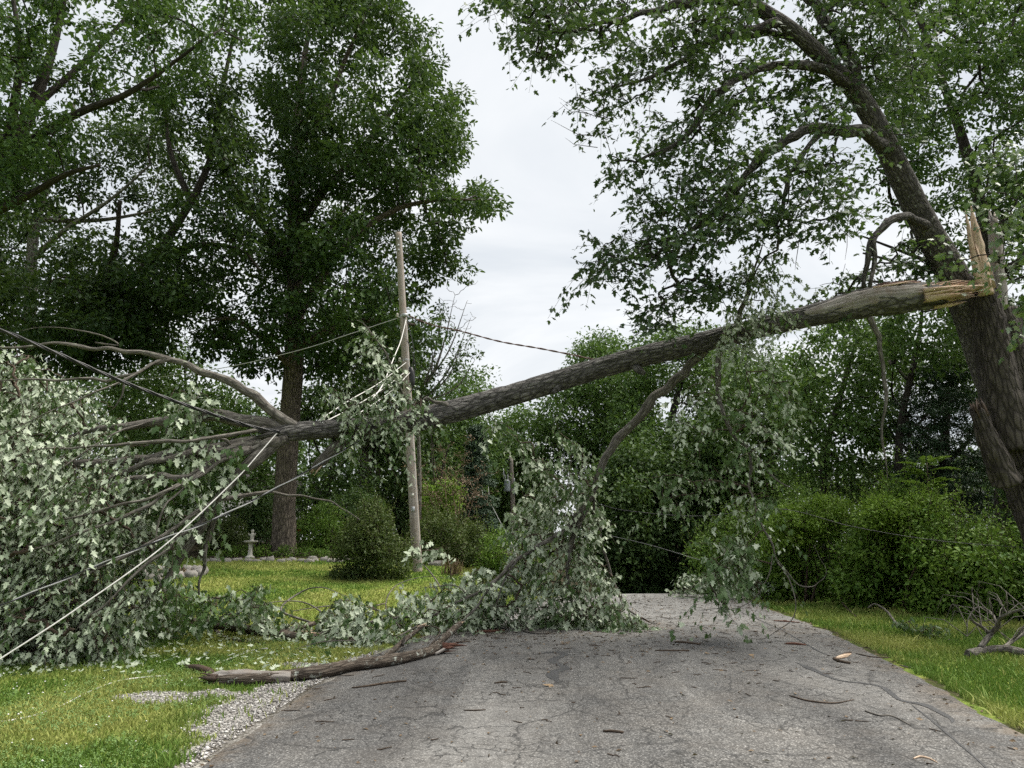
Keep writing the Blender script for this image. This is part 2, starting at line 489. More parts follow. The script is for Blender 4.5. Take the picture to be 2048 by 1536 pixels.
def bark(name, dark, light, lichen=None, ridge=28, depth=.02, lich=.62, along=.16):
    m = M(name)
    v = m.attr('bk', 'Vector')
    q = m.mapped(v, (1, 1, along))
    a = m.noise(q, ridge, 5, .65, .6)
    b = m.noise(m.mapped(v, (1, 1, .5)), 6, 3)
    f = m.voro(m.mapped(v, (1, 1, along * .8)), ridge * .9, 'DISTANCE_TO_EDGE')
    crack = m.ramp(f, (.0, 0.0), (.22, 1.0))
    c = m.ramp(a, (.28, dark), (.52, tuple((x + y) / 2 for x, y in zip(dark, light))), (.74, light))
    c = m.mix(.45, c, m.ramp(b, (.3, .45), (.7, 1.0)), 'MULTIPLY')
    c = m.mix(m.math('MULTIPLY', m.math('SUBTRACT', 1.0, crack), .75), c, tuple(x * .4 for x in dark))
    if lichen:
        ln = m.noise(v, 9, 6, .7)
        c = m.mix(m.ramp(ln, (lich - .03, 0.0), (lich + .05, .8)), c, lichen)
    h = m.math('ADD', m.math('MULTIPLY', a, .7), m.math('MULTIPLY', crack, .6))
    return m.done(m.pbr(c, .9, m.bump(h, .8, depth), .15))
BK_SILVER = bark('fallen_bark', (.052, .049, .046), (.26, .25, .235), (.33, .35, .30), 17, .03, .66, .42)
BK_BRANCH = bark('branch_bark', (.092, .083, .072), (.29, .27, .24), (.30, .33, .25), 40, .006, .62)
BK_MAPLE = bark('maple_bark', (.052, .048, .043), (.18, .168, .152), (.30, .31, .28), 22, .025, .62, .45)
BK_BUTT = bark('maple_butt_bark', (.042, .037, .033), (.14, .122, .108), (.22, .22, .20), 15, .04, .70, .30)
BK_OAK = bark('oak_bark', (.075, .062, .050), (.255, .215, .175), (.24, .25, .21), 20, .03, .70, .22)
BK_DARK = bark('dark_bark', (.030, .026, .022), (.10, .088, .075), None, 24, .01)
BK_PALE = bark('pale_bark', (.11, .10, .088), (.33, .31, .27), (.42, .43, .38), 22, .01, .6)
BK_TWIG = bark('twig_bark', (.060, .045, .034), (.165, .125, .095), None, 50, .002)
BK_DEAD = bark('dead_twig_bark', (.15, .105, .070), (.33, .24, .17), None, 50, .002)
BK_LOG = bark('log_bark', (.060, .047, .037), (.22, .185, .15), (.42, .45, .40), 34, .012, .60)

def wood(name, a, b, c, sc=40, rough=.75, along=.06):
    m = M(name)
    v = m.attr('bk', 'Vector')
    n = m.noise(m.mapped(v, (1, 1, along)), sc, 6, .7, .4)
    n2 = m.noise(v, 5, 4)
    col = m.mix(m.ramp(n2, (.45, 0.0), (.68, .8)), m.ramp(n, (.3, a), (.65, b)), c)
    return m.done(m.pbr(col, rough, m.bump(n, .7, .008), .25))
WD_FRESH = wood('fresh_split_wood', (.34, .235, .155), (.64, .51, .385), (.40, .24, .15))
WD_GREY = wood('weathered_wood', (.11, .10, .09), (.36, .335, .31), (.17, .135, .11), 30)
WD_RED = wood('red_inner_bark', (.08, .035, .024), (.17, .08, .055), (.06, .03, .02))
WD_ROT = wood('rotten_wood', (.028, .021, .017), (.085, .062, .048), (.075, .042, .026), 30)
WD_POLE = wood('pole_wood', (.17, .145, .125), (.38, .345, .31), (.26, .21, .175), 45, .85, .02)

def plain(name, col, rough=.6, spec=.3, metal=0.0, var=.25, scale=8, bump=0.0):
    m = M(name)
    g = m.n('ShaderNodeTexCoord').outputs['Object']
    n = m.noise(g, scale, 5, .6)
    c = m.mix(1.0, col, m.ramp(n, (.25, 1 - var), (.75, 1 + var * .3)), 'MULTIPLY')
    return m.done(m.pbr(c, rough, m.bump(n, .5, bump) if bump else None, spec, metal))
CABLE = plain('cable_black', (.022, .022, .024), .45, .4)
CABLE_P = plain('cable_pale', (.62, .61, .58), .5, .4)
CABLE_A = plain('cable_aluminium', (.42, .42, .42), .5, .4)
CABLE_R = plain('cable_brown', (.13, .075, .065), .6, .3)
STEEL = plain('galvanised_steel', (.42, .44, .46), .5, .5, .3)
TRANSF = plain('transformer_paint', (.36, .40, .43), .45, .4)
CONC = plain('cast_concrete', (.50, .48, .43), .9, .2, 0, .35, 14, .004)
STONE = plain('field_stone', (.27, .255, .235), .9, .2, 0, .4, 9, .01)
CARP = plain('white_car_paint', (.72, .74, .77), .25, .5, 0, .05, 2)
GLASSD = plain('dark_glass', (.03, .035, .04), .08, .6)
RUBBER = plain('tyre_rubber', (.03, .03, .03), .8, .2)
SIDING = plain('pale_siding', (.55, .56, .54), .7, .2, 0, .15, 3)
ROOFM = plain('shingle_grey', (.12, .115, .11), .9, .1, 0, .3, 20)
FLOWER = plain('orange_petal', (.85, .20, .03), .5)
WHITEF = plain('white_floret', (.78, .78, .72), .7)
TAR = plain('crack_tar', (.055, .055, .057), .55, .35, 0, .3, 5)

def road_mat():
    m = M('weathered_asphalt')
    g = m.n('ShaderNodeNewGeometry').outputs['Position']
    ag = m.voro(g, 72, 'F1', 'Color')
    agv = m.n('ShaderNodeRGBToBW'); m.l(ag, agv.inputs[0])
    ad = m.voro(g, 72, 'F1')
    fine = m.noise(g, 160, 2, .6)
    stone = m.ramp(agv.outputs[0], (.18, (.068, .068, .067)), (.42, (.110, .109, .107)), (.66, (.165, .163, .159)), (.9, (.27, .266, .258)))
    c = m.mix(m.ramp(ad, (.0, 0.0), (.35, .0), (.62, .7)), stone, (.045, .044, .044))
    big = m.noise(m.mapped(g, (1.5, .32, 1)), .75, 6, .66, .9)
    mid = m.noise(g, 3.2, 5, .65, .5)
    c = m.mix(.75, c, m.ramp(big, (.34, (.50, .50, .51)), (.50, (1.0, .995, .98)), (.66, (1.5, 1.48, 1.44))), 'MULTIPLY')
    c = m.mix(.5, c, m.ramp(mid, (.3, .62), (.55, 1.0), (.75, 1.25)), 'MULTIPLY')
    dirt = m.noise(g, 1.7, 6, .7)
    c = m.mix(m.math('MULTIPLY', m.attr('dirt'), m.ramp(dirt, (.42, 0.0), (.62, .75))), c, (.13, .10, .07))
    # wheel-track wear, and the far stretch's sheen painted as paler asphalt
    c = m.mix(m.math('MULTIPLY', m.attr('worn_sheen'), m.ramp(mid, (.3, .25), (.6, .8))), c, (.27, .265, .255))
    c = m.mix(m.math('MULTIPLY', m.attr('dark_patch'), .6), c, (.05, .05, .052))
    # alligator cracking, a fine net broken up by noise
    w = m.n('ShaderNodeVectorMath', operation='ADD')
    ns = m.n('ShaderNodeVectorMath', operation='SCALE'); ns.inputs['Scale'].default_value = .22
    m.l(m.noise(g, 4.5, 4, .6, 0, 'Color'), ns.inputs[0])
    m.l(g, w.inputs[0]); m.l(ns.outputs[0], w.inputs[1])
    e1 = m.voro(w.outputs[0], 6.5, 'DISTANCE_TO_EDGE'); e2 = m.voro(w.outputs[0], 1.15, 'DISTANCE_TO_EDGE')
    k1 = m.math('MULTIPLY', m.ramp(e1, (.0, 1.0), (.06, 0.0)), m.math('MULTIPLY', m.ramp(m.noise(g, .8, 5, .65), (.42, 0.0), (.56, .9)), m.ramp(m.noise(g, 9, 3), (.32, 0.0), (.5, 1.0))))
    k2 = m.math('MULTIPLY', m.ramp(e2, (.0, 1.0), (.02, 0.0)), m.ramp(m.noise(g, 1.9, 5, .7), (.42, 0.0), (.54, .9)))
    k = m.math('MAXIMUM', k1, k2)
    c = m.mix(k, c, (.022, .022, .022))
    h = m.math('SUBTRACT', m.math('MULTIPLY', agv.outputs[0], .5), m.math('MULTIPLY', k, 2.0))
    return m.done(m.pbr(c, .82, m.bump(h, .55, .008), .3))
ROAD = road_mat()
def ground_mat():
    m = M('lawn_soil')
    g = m.n('ShaderNodeNewGeometry').outputs['Position']
    n1 = m.noise(g, 1.1, 5, .6); n2 = m.noise(g, 14, 5, .7); n3 = m.noise(g, 60, 3, .6)
    c = m.ramp(n1, (.30, (.09, .15, .025)), (.5, (.14, .20, .035)), (.70, (.25, .26, .07)))
    c = m.mix(.8, c, m.ramp(n2, (.25, .45), (.7, 1.25)), 'MULTIPLY')
    c = m.mix(m.ramp(n3, (.55, 0.0), (.75, .5)), c, (.09, .065, .035))
    gv = m.voro(g, 55, 'F1', 'Color'); bw = m.n('ShaderNodeRGBToBW'); m.l(gv, bw.inputs[0])
    gravel = m.ramp(bw.outputs[0], (.2, (.12, .115, .105)), (.5, (.30, .285, .265)), (.85, (.58, .56, .53)))
    c = m.mix(m.attr('gravel'), c, gravel)
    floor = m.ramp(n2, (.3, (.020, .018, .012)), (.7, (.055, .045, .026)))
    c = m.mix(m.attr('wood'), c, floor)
    return m.done(m.pbr(c, .95, m.bump(m.math('ADD', n2, n3), .6, .03), .1))
GROUND = ground_mat()
m_ = M('gravel_stone')
_t = m_.attr('tint')
GRAVEL = m_.done(m_.pbr(m_.ramp(_t, (0.0, (.09, .085, .08)), (.35, (.22, .205, .19)), (.7, (.36, .345, .325)), (1.0, (.60, .59, .57))), .85))

# ---------------------------------------------------------------- ground, road, verge
HX = A((5, 13.2), (12, 10.6), (13.6, 9.6), (15, 9.1), (18, 8.4), (21.5, 7.1), (24, 7.6), (28, 9.5), (60, 25))
def hedge_x(y): return np.interp(y, HX[:, 0], HX[:, 1])
GP = [(G(330, 1393), .46, .30), (G(440, 1388), .30, .18), (G(640, 1332), .62, .22)]
def gravel_at(x, y):
    nse = fbm(x * 3.1, y * 3.1, 0, 3, 21) - .5
    off = xl(y) - x
    wd = .14 + .42 * sm(5.6, 7.6, y) * sm(10.2, 8.8, y)
    g = sm(.22, -.12, off - wd + nse * .5) * (off > -.6) * sm(11.5, 10.2, y)
    for c, a, b in GP:
        e = ((x - c[0]) / a) ** 2 + ((y - c[1]) / b) ** 2
        g = np.maximum(g, .85 * sm(1.35, .4, e + nse * 2.6))
    return np.clip(g, 0, 1)
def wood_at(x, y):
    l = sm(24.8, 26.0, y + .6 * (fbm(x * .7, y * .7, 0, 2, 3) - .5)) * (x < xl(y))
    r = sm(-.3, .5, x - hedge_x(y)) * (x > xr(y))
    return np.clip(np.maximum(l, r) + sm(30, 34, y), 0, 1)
gx = np.unique(np.concatenate([np.linspace(-900, -40, 12), np.linspace(-40, -10, 16), np.arange(-10, 11.5, .14), np.linspace(11.5, 40, 16), np.linspace(40, 900, 12)]))
gy = np.unique(np.concatenate([np.linspace(-300, -6, 6), np.linspace(-6, 4, 8), np.arange(4, 26, .14), np.linspace(26, 60, 30), np.linspace(60, 1500, 14)]))
X, Y = np.meshgrid(gx, gy)
Zg = Z(X, Y)
inr = (X > xl(Y) + .16) & (X < xr(Y) - .16) & (Y < 58)
Zg = Zg - np.where(inr, .05, 0)
nx = len(gx)
i = (np.arange(len(gy) - 1)[:, None] * nx + np.arange(nx - 1)[None]).ravel()
Fg = np.stack([i, i + 1, i + nx + 1, i + nx], -1)
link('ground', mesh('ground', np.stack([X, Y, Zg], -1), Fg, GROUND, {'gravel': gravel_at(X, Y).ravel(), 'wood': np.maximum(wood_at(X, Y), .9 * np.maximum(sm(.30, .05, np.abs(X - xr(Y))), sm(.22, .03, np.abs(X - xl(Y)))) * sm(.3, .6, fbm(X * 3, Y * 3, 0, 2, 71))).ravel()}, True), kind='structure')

ry = np.concatenate([np.arange(-14, 4, 1.0), np.arange(4, 26, .09), np.arange(26, 58, .8)])
ru = np.linspace(0, 1, 46)
jl = .07 * (fbm(ry * 2.3, 3.3, 0, 4, 8) - .5) * 2; jr = .10 * (fbm(ry * 1.9, 8.3, 0, 4, 9) - .5) * 2
a_, b_ = xl(ry) + jl, xr(ry) + jr
RX = a_[:, None] + (b_ - a_)[:, None] * ru[None]
RY = np.broadcast_to(ry[:, None], RX.shape)
crown_ = .05 * (1 - (2 * ru - 1) ** 2)[None]
RZ = road_h(RY) + .004 + crown_ + .012 * (fbm(RX * 1.3, RY * 1.3, 0, 3, 30) - .5)
RZ[:, 0] -= .03; RZ[:, -1] -= .03
worn_sheen = sm(9, 16, RY) * .75 + .45 * np.exp(-((ru[None] - .32) / .07) ** 2) * sm(11, 6, RY) + .5 * np.exp(-((RX - 3.6) / .5) ** 2) * sm(6, 9, RY) * sm(15, 11, RY)  # first term: far-road sheen put into the colour; the rest, wheel tracks
worn_sheen = np.clip(worn_sheen * 1.15, 0, .9) * (.6 + .6 * fbm(RX * .9, RY * .6, 0, 3, 31))
dark_patch = .9 * np.exp(-((RX - 2.6 - .05 * RY) / .75) ** 2 - ((RY - 11.0) / 1.9) ** 2) * (.4 + fbm(RX * 2, RY * 2, 0, 3, 33))  # darker patch on the right, then a darker strip along the left
dark_patch += .7 * np.exp(-((RX + 1.2) / .45) ** 2) * sm(11.5, 9.5, RY) * (.4 + .8 * fbm(RX * 2, RY, 0, 3, 34)) * .7
nx = 46; i = (np.arange(len(ry) - 1)[:, None] * nx + np.arange(nx - 1)[None]).ravel()
link('road', mesh('road', np.stack([RX, RY, RZ], -1), np.stack([i, i + 1, i + nx + 1, i + nx], -1), ROAD, {'worn_sheen': worn_sheen.ravel(), 'dark_patch': dark_patch.ravel(), 'dirt': np.clip(sm(.45, .0, RX - xl(RY)) + sm(.6, .0, xr(RY) - RX) + .8 * np.exp(-((RY - 13.2) / 1.0) ** 2) + .15, 0, 1).ravel()}, True), kind='structure')
def road_z(x, y):
    u = np.clip((x - xl(y)) / (xr(y) - xl(y)), 0, 1)
    return road_h(y) + .004 + .05 * (1 - (2 * u - 1) ** 2) + .012 * (fbm(np.asarray(x) * 1.3, np.asarray(y) * 1.3, 0, 3, 30) - .5)
def surf(x, y):
    return float(road_z(x, y)) if (x > xl(y)) and (x < xr(y)) and y < 58 else float(Z(x, y))
def GR(px, py, up=0.0):
    p = G(px, py); p[2] = surf(p[0], p[1]) + up
    return p
def tar_strip(pts, w, seed):
    c = np.array([GR(a, b)[:2] for a, b in pts])
    c = catmull(np.column_stack([c, np.zeros(len(c))]), step=.06)[:, :2]
    t = norm(np.gradient(c, axis=0)); n = np.stack([-t[:, 1], t[:, 0]], -1)
    e = np.linspace(0, 1, len(c)); env = np.minimum(1, np.minimum(e, 1 - e) * 9) * (.55 + .9 * vn(e * len(c) * .16, seed, 0, 40))
    rows = []
    for k, s in enumerate((-1, -.4, .4, 1)):
        q = c + n * (s * w * env * (1 + .35 * (vn(e * len(c) * .5, seed + k, 0, 41) - .5)))[:, None]
        rows.append(np.column_stack([q, road_z(q[:, 0], q[:, 1]) + .004]))
    V = np.stack(rows, 1); m = 4
    i = (np.arange(len(c) - 1)[:, None] * m + np.arange(m - 1)[None]).ravel()
    link('crack_seal_marking', mesh('crack_seal', V, np.stack([i, i + m, i + m + 1, i + 1], -1), TAR, None, True), kind='structure')
tar_strip([(1590, 1330), (1640, 1352), (1680, 1368), (1760, 1378), (1800, 1405), (1850, 1415), (1900, 1440), (1905, 1452)], .036, 1)
tar_strip([(1065, 1317), (1110, 1313), (1130, 1318), (1105, 1330), (1130, 1345), (1105, 1358), (1118, 1378)], .05, 2)
tar_strip([(1820, 1412), (1870, 1452), (1925, 1500), (1990, 1560)], .012, 3)
tar_strip([(1470, 1222), (1560, 1262), (1640, 1308), (1672, 1315)], .014, 4)

rng = np.random.default_rng(7)
# gravel on the verge
n = 60000
gy_ = 5 + 7.5 * rng.random(n); gx_ = xl(gy_) - 3.4 * rng.random(n) + .08
keep = (rng.random(n) < gravel_at(gx_, gy_) ** 1.5 * .9) & (gx_ < xl(gy_) + .05)
gx_, gy_ = gx_[keep][:13000], gy_[keep][:13000]; n = len(gx_)
oc = np.array([(1, 0, 0), (-1, 0, 0), (0, 1, 0), (0, -1, 0), (0, 0, .7), (0, 0, -.4)], float)
of = np.array([(0, 2, 4), (2, 1, 4), (1, 3, 4), (3, 0, 4), (2, 0, 5), (1, 2, 5), (3, 1, 5), (0, 3, 5)])
sz = .006 + .014 * rng.random(n) ** 2.2
th = rng.random(n) * 2 * pi
V = oc[None] * (1 + .5 * (rng.random((n, 6, 1)) - .5)) * sz[:, None, None] * np.stack([1 + .5 * rng.random(n), np.ones(n), .7 + .4 * rng.random(n)], -1)[:, None]
V = np.stack([V[..., 0] * np.cos(th)[:, None] - V[..., 1] * np.sin(th)[:, None], V[..., 0] * np.sin(th)[:, None] + V[..., 1] * np.cos(th)[:, None], V[..., 2]], -1)
V = V + np.stack([gx_, gy_, Z(gx_, gy_) + .004], -1)[:, None]
link('gravel', mesh('gravel', V, (of[None] + (np.arange(n) * 6)[:, None, None]).reshape(-1, 3), GRAVEL, {'tint': np.repeat(np.clip(rng.normal(.5, .24, n), 0, 1), 6)}), kind='stuff', label='loose pale gravel along the edge of the road', cat='gravel')

# grass
def grass_field(name, xs, ys, label, hscale=1.0):
    n = len(xs)
    g = gravel_at(xs, ys); w = wood_at(xs, ys)
    cr = .16 * fbm(xs * 5, ys * 5, 0, 2, 55)
    on = (xs > xl(ys) - .04 + cr) & (xs < xr(ys) + .04 - cr)
    k = (~on) & (rng.random(n) > np.minimum(g * 1.15, .975)) & (w < .5)
    xs, ys, g = xs[k], ys[k], g[k]; n = len(xs)
    pt = fbm(xs * .7, ys * .7, 0, 3, 50); p2 = fbm(xs * 2.6, ys * 2.6, 0, 2, 51)
    edge = np.maximum(sm(.5, .05, xs - xr(ys)), .8 * sm(.3, .02, xl(ys) - xs))
    h = (.028 + .040 * p2 + .05 * edge * (xs > 0) + .03 * g) * (.6 + .8 * rng.random(n)) * hscale * (1 + .012 * np.maximum(ys - 8, 0))
    h = h * np.where(rng.random(n) < .06, 1.9, 1)
    wd = (.0035 + .00055 * ys) * (.7 + .6 * rng.random(n))
    az = rng.random(n) * 2 * pi; ln = rng.normal(0, .55, n) * h; la = rng.random(n) * 2 * pi
    B = np.stack([xs, ys, Z(xs, ys) - .004], -1)
    sd = np.stack([np.cos(az), np.sin(az), 0 * az], -1) * wd[:, None]
    lean = np.stack([np.cos(la) * ln, np.sin(la) * ln, 0 * ln], -1)
    up = np.stack([0 * h, 0 * h, h], -1)
    V = np.stack([B - sd, B + sd, B + sd * .7 + up * .6 + lean * .35, B - sd * .7 + up * .6 + lean * .35, B + up + lean], 1)
    F = np.array([(0, 1, 2), (0, 2, 3), (3, 2, 4)])
    dry = np.clip((pt - .47) * 3.2 + .32 + rng.normal(0, .17, n), 0, 1)
    dry = np.where(rng.random(n) < .035, 1, dry)
    link(name, mesh(name, V, (F[None] + (np.arange(n) * 5)[:, None, None]).reshape(-1, 3), LF_GRASS, {'tint': np.repeat(dry, 5)}), kind='stuff', label=label, cat='grass')
def field(n, side):
    y = 4.6 + 21.5 * rng.random(n * 3)
    acc = rng.random(n * 3) < (5.0 / y) ** .9
    y = y[acc][:n]; m = len(y)
    wdt = .72 * y + 1.2
    x = rng.random(m) * wdt
    return (-x, y) if side < 0 else (x, y)
xs, ys = field(240000, -1); grass_field('grass', xs, ys, 'short clover-flecked lawn grass on the garden side of the road', .78)
xs, ys = field(170000, 1); grass_field('grass', xs, ys, 'mown green grass bank between the road and the hedgerow', .62)
# clover leaves and heads in the near lawn
n = 26000
cy = 5 + 7 * rng.random(n); cx = xl(cy) - .25 - 5.5 * rng.random(n)
k = (fbm(cx * 1.4, cy * 1.4, 0, 3, 60) > .49) & (gravel_at(cx, cy) < .3) & (rng.random(n) < (6 / cy))
cx, cy = cx[k], cy[k]; n = len(cx)
pos = np.stack([cx, cy, Z(cx, cy) + .02 + .025 * rng.random(n)], -1)
tp = norm(np.stack([rng.normal(size=n), rng.normal(size=n), .1 * rng.normal(size=n)], -1)); nr = norm(A(0, 0, 1) + .35 * rng.normal(size=(n, 3)))
V, F, T = leaves(pos, tp, nr, .026 + .016 * rng.random(n), 'sprig', np.clip(rng.normal(.5, .25, n), 0, 1))
link('clover_ground_cover', mesh('clover', V, F, LF_CLOVER, {'tint': T}), kind='stuff', label='clover leaves growing through the lawn beside the gravel', cat='clover')
n = 150
cy = 5.2 + 6 * rng.random(n); cx = xl(cy) - .4 - 4 * rng.random(n)
V = oc[None] * (.008 + .005 * rng.random((n, 1, 1))) + np.stack([cx, cy, Z(cx, cy) + .05 + .03 * rng.random(n)], -1)[:, None]
link('clover_blossoms', mesh('clover_blossoms', V, (of[None] + (np.arange(n) * 6)[:, None, None]).reshape(-1, 3), WHITEF), kind='stuff', label='tiny white clover heads dotted over the near lawn', cat='clover')

# ---------------------------------------------------------------- foliage helpers
def clumps(C, r, per, size, rng, flat=.65, up=.8, tv=.16):
    m = len(C); N = m * per
    d = norm(rng.normal(size=(N, 3)))
    rr = np.repeat(r * (.65 + .7 * rng.random(m)), per)
    pos = np.repeat(C, per, 0) + d * (rr * rng.random(N) ** .45)[:, None] * A(1, 1, flat)
    tip = norm(d * .9 + A(0, 0, -.45) + .7 * rng.normal(size=(N, 3)))
    nr = norm(A(0, 0, up) + d * .5 + .55 * rng.normal(size=(N, 3)))
    t = np.clip(np.repeat(rng.normal(.45, tv, m), per) + rng.normal(0, .2, N), 0, 1)
    return pos, tip, nr, size * (.65 + .7 * rng.random(N)), t
def px_pts(l, d=None):
    """[(px, py, dist, radius)] -> rows (x, y, z, radius)"""
    return np.array([np.append(P(q[0], q[1], q[2]), q[3]) for q in l])
def wood_part(par, name, Pm, Rm, mat, sides=4):
    if len(Pm):
        V, F, bk = tubes(Pm, Rm, sides)
        link(name, mesh(name, V, F, mat, {'bk': bk}, True), par, kind='stuff')
def tree(name, label, cat, trunk, limbs, crowns, mat_b, group=None, seed=1, sides=14, twig=.010, cap=.12, lump=.08, ridge=.05, leafs=0, lean_base=None, tw_mat=None):
    """trunk and limbs: pixel rows (px, py, distance, radius); crowns: dicts"""
    rg = np.random.default_rng(seed)
    tp = px_pts(trunk)
    if lean_base is None:
        b = onground(tp[0, :3], -.1); tp = np.vstack([np.append(b, tp[0, 3] * 1.15), tp]) if tp[0, 2] - b[2] > .35 else tp
        tp[0, :3] = b
    T = thing(name, tp[0, :3] + A(0, 0, .1), label, cat, group)
    limb('trunk', tp, mat_b, T, sides=sides, step=.25, lump=lump, ridge=ridge, seed=seed)
    sk = [catmull(tp, step=.5)[:, :3]]
    sk[0] = sk[0][len(sk[0]) // 3:]
    for k, l in enumerate(limbs):
        lp = px_pts(l)
        limb('limb', lp, mat_b, T, sides=10, step=.25, lump=lump, ridge=ridge * .6, seed=seed + k + 1)
        sk.append(catmull(lp, step=.4)[:, :3])
    sk = np.vstack(sk)
    for c in crowns:
        C = fill(c['poly'], c['d'], c['hd'], c['n'], rg, c.get('rp'), c.get('carve', .46), c.get('cf', 9.0 / c['d']))
        if c.get('wood', True):
            Pm, Rm = grow(sk, C, rg, twig, cap=cap)
            wood_part(T, 'branches', Pm, Rm, tw_mat or mat_b)
        V, F, t = leaves5(clumps(C, c["r"], c["per"], c["size"], rg, c.get("flat", .65)), c.get("kind", "rhomb"))
        o = link('crown', mesh('crown', V, F, c['mat'], {'tint': t}), T)
    return T
def leaves5(q, kind):
    return leaves(q[0], q[1], q[2], q[3], kind, q[4])

# ---------------------------------------------------------------- standing trees behind the lawn
tree('oak_tree', 'tall spreading oak with furrowed trunk behind the bird bath', 'tree',
     [(566, 1112, 27, .62), (567, 1085, 27, .44), (570, 980, 27, .385), (578, 860, 27, .37), (588, 720, 27, .36), (590, 600, 27, .33), (588, 460, 27.2, .27), (590, 320, 27.4, .22), (600, 180, 27.5, .15), (620, 40, 27.5, .09), (640, -120, 27.5, .05)],
     [[(590, 640, 27, .2), (640, 560, 26.4, .16), (700, 480, 25.8, .13), (790, 420, 25.2, .1), (880, 400, 24.8, .06), (950, 400, 24.6, .03)],
      [(588, 560, 27, .2), (540, 470, 26.2, .15), (470, 380, 25.5, .12), (440, 280, 25.2, .09), (450, 150, 25, .06)],
      [(589, 470, 27.2, .18), (650, 380, 27.5, .15), (730, 290, 27.8, .12), (800, 200, 28, .08), (860, 120, 28, .05)],
      [(592, 300, 27.4, .15), (650, 220, 26.6, .12), (690, 120, 26, .09), (740, 10, 25.6, .06)],
      [(592, 700, 27, .17), (660, 660, 25.6, .13), (740, 640, 24.5, .09), (830, 650, 24, .05)],
      [(588, 740, 27, .15), (530, 680, 26, .11), (470, 640, 25.3, .08), (420, 640, 25, .05)],
      [(586, 640, 27.1, .16), (600, 560, 29, .13), (660, 460, 31, .09), (720, 380, 32, .05)]],
     [dict(poly=[(480, -90), (770, -90), (790, 15), (845, 60), (868, 130), (922, 178), (936, 235), (925, 290), (898, 330), (900, 345), (925, 345), (985, 378), (990, 405), (955, 440), (920, 455), (905, 490), (940, 515), (955, 540), (930, 555), (870, 575), (888, 620), (872, 680), (835, 715), (760, 745), (690, 755), (620, 745), (560, 735), (500, 745), (440, 720), (390, 690), (420, 625), (500, 560), (540, 470), (548, 380), (562, 300), (520, 200), (500, 80)],
           d=27.5, hd=5.0, n=470, r=.74, per=150, size=.20, kind='oak', mat=LF_OAK, rp=190)],
     BK_OAK, seed=11, sides=40, ridge=.10, twig=.012, cap=.16, tw_mat=BK_DARK)
tree('ash_tree', 'large tree filling the top corner beyond the silvery heap', 'tree',
     [(-150, 900, 19, .42), (-90, 640, 19, .36), (-40, 420, 19, .30), (20, 300, 19, .24), (70, 200, 19, .17), (110, 80, 19, .11), (140, -60, 19, .06)],
     [[(-10, 345, 19, .17), (80, 270, 18.5, .12), (170, 220, 18, .10), (250, 190, 17.6, .08), (340, 130, 17.2, .05), (420, 70, 17, .03)],
      [(10, 315, 19, .16), (30, 200, 18.2, .12), (40, 100, 17.8, .08), (20, -40, 17.6, .05)],
      [(60, 220, 19, .12), (140, 150, 19.6, .09), (230, 60, 20, .06), (310, -40, 20.4, .04)],
      [(-50, 440, 19, .15), (40, 400, 18, .10), (130, 350, 17.4, .07), (200, 330, 17, .04)]],
     [dict(poly=[(-260, -90), (490, -90), (500, 60), (450, 130), (350, 170), (300, 235), (200, 250), (120, 300), (80, 380), (-20, 440), (-260, 480)],
           d=19, hd=4.2, n=330, r=.54, per=125, size=.155, kind='rhomb', mat=LF_ASH, rp=150)],
     BK_DARK, seed=12, sides=18, tw_mat=BK_DARK)
tree('hickory_tree', 'tree with pale lichened trunk in the middle of the woods edge', 'tree',
     [(40, 1000, 31, .34), (52, 800, 31, .30), (60, 620, 31, .26), (66, 480, 31, .22), (90, 380, 31, .16), (130, 280, 31, .1), (150, 200, 31, .06)],
     [[(64, 520, 31, .14), (130, 460, 30, .10), (220, 400, 29.4, .07), (300, 330, 29, .04)],
      [(60, 600, 31, .12), (0, 520, 30, .09), (-60, 450, 29.4, .05)],
      [(75, 440, 31, .12), (200, 440, 32, .09), (320, 420, 32.5, .05)]],
     [dict(poly=[(-160, 300), (120, 270), (240, 230), (350, 260), (400, 330), (410, 480), (440, 580), (370, 640), (300, 690), (230, 680), (160, 700), (80, 650), (-160, 720)],
           d=31, hd=5, n=280, r=.85, per=130, size=.22, kind='rhomb', mat=LF_OAK2, rp=160)],
     BK_PALE, seed=13, sides=18, tw_mat=BK_DARK)
tree('leaning_oak_tree', 'dark leaning tree whose limb slants up towards the oak', 'tree',
     [(-60, 1000, 25, .30), (-20, 840, 25, .27), (60, 720, 25, .24), (170, 630, 25, .20), (280, 545, 24.5, .17), (360, 440, 24, .14), (420, 320, 24, .11), (440, 200, 24, .09), (470, 60, 24, .05)],
     [[(300, 520, 24, .14), (400, 490, 23.4, .10), (480, 500, 23, .06), (520, 540, 22.8, .04)],
      [(380, 400, 24, .12), (340, 300, 24.6, .09), (330, 180, 25, .05)],
      [(200, 600, 24, .14), (230, 500, 23, .10), (240, 400, 22.4, .06)]],
     [dict(poly=[(300, 180), (420, 90), (500, 130), (525, 240), (520, 330), (535, 420), (500, 540), (440, 600), (350, 640), (250, 640), (180, 560), (220, 470), (300, 420), (330, 320)],
           d=24, hd=3.5, n=200, r=.62, per=95, size=.18, kind='oak', mat=LF_OAK2, rp=100),
      dict(poly=[(-120, 560), (160, 540), (260, 600), (330, 690), (260, 720), (140, 740), (0, 760), (-120, 760)], d=23.5, hd=3, n=150, r=.7, per=100, size=.18, kind='oak', mat=LF_OAK2)],
     BK_DARK, seed=14, sides=18)

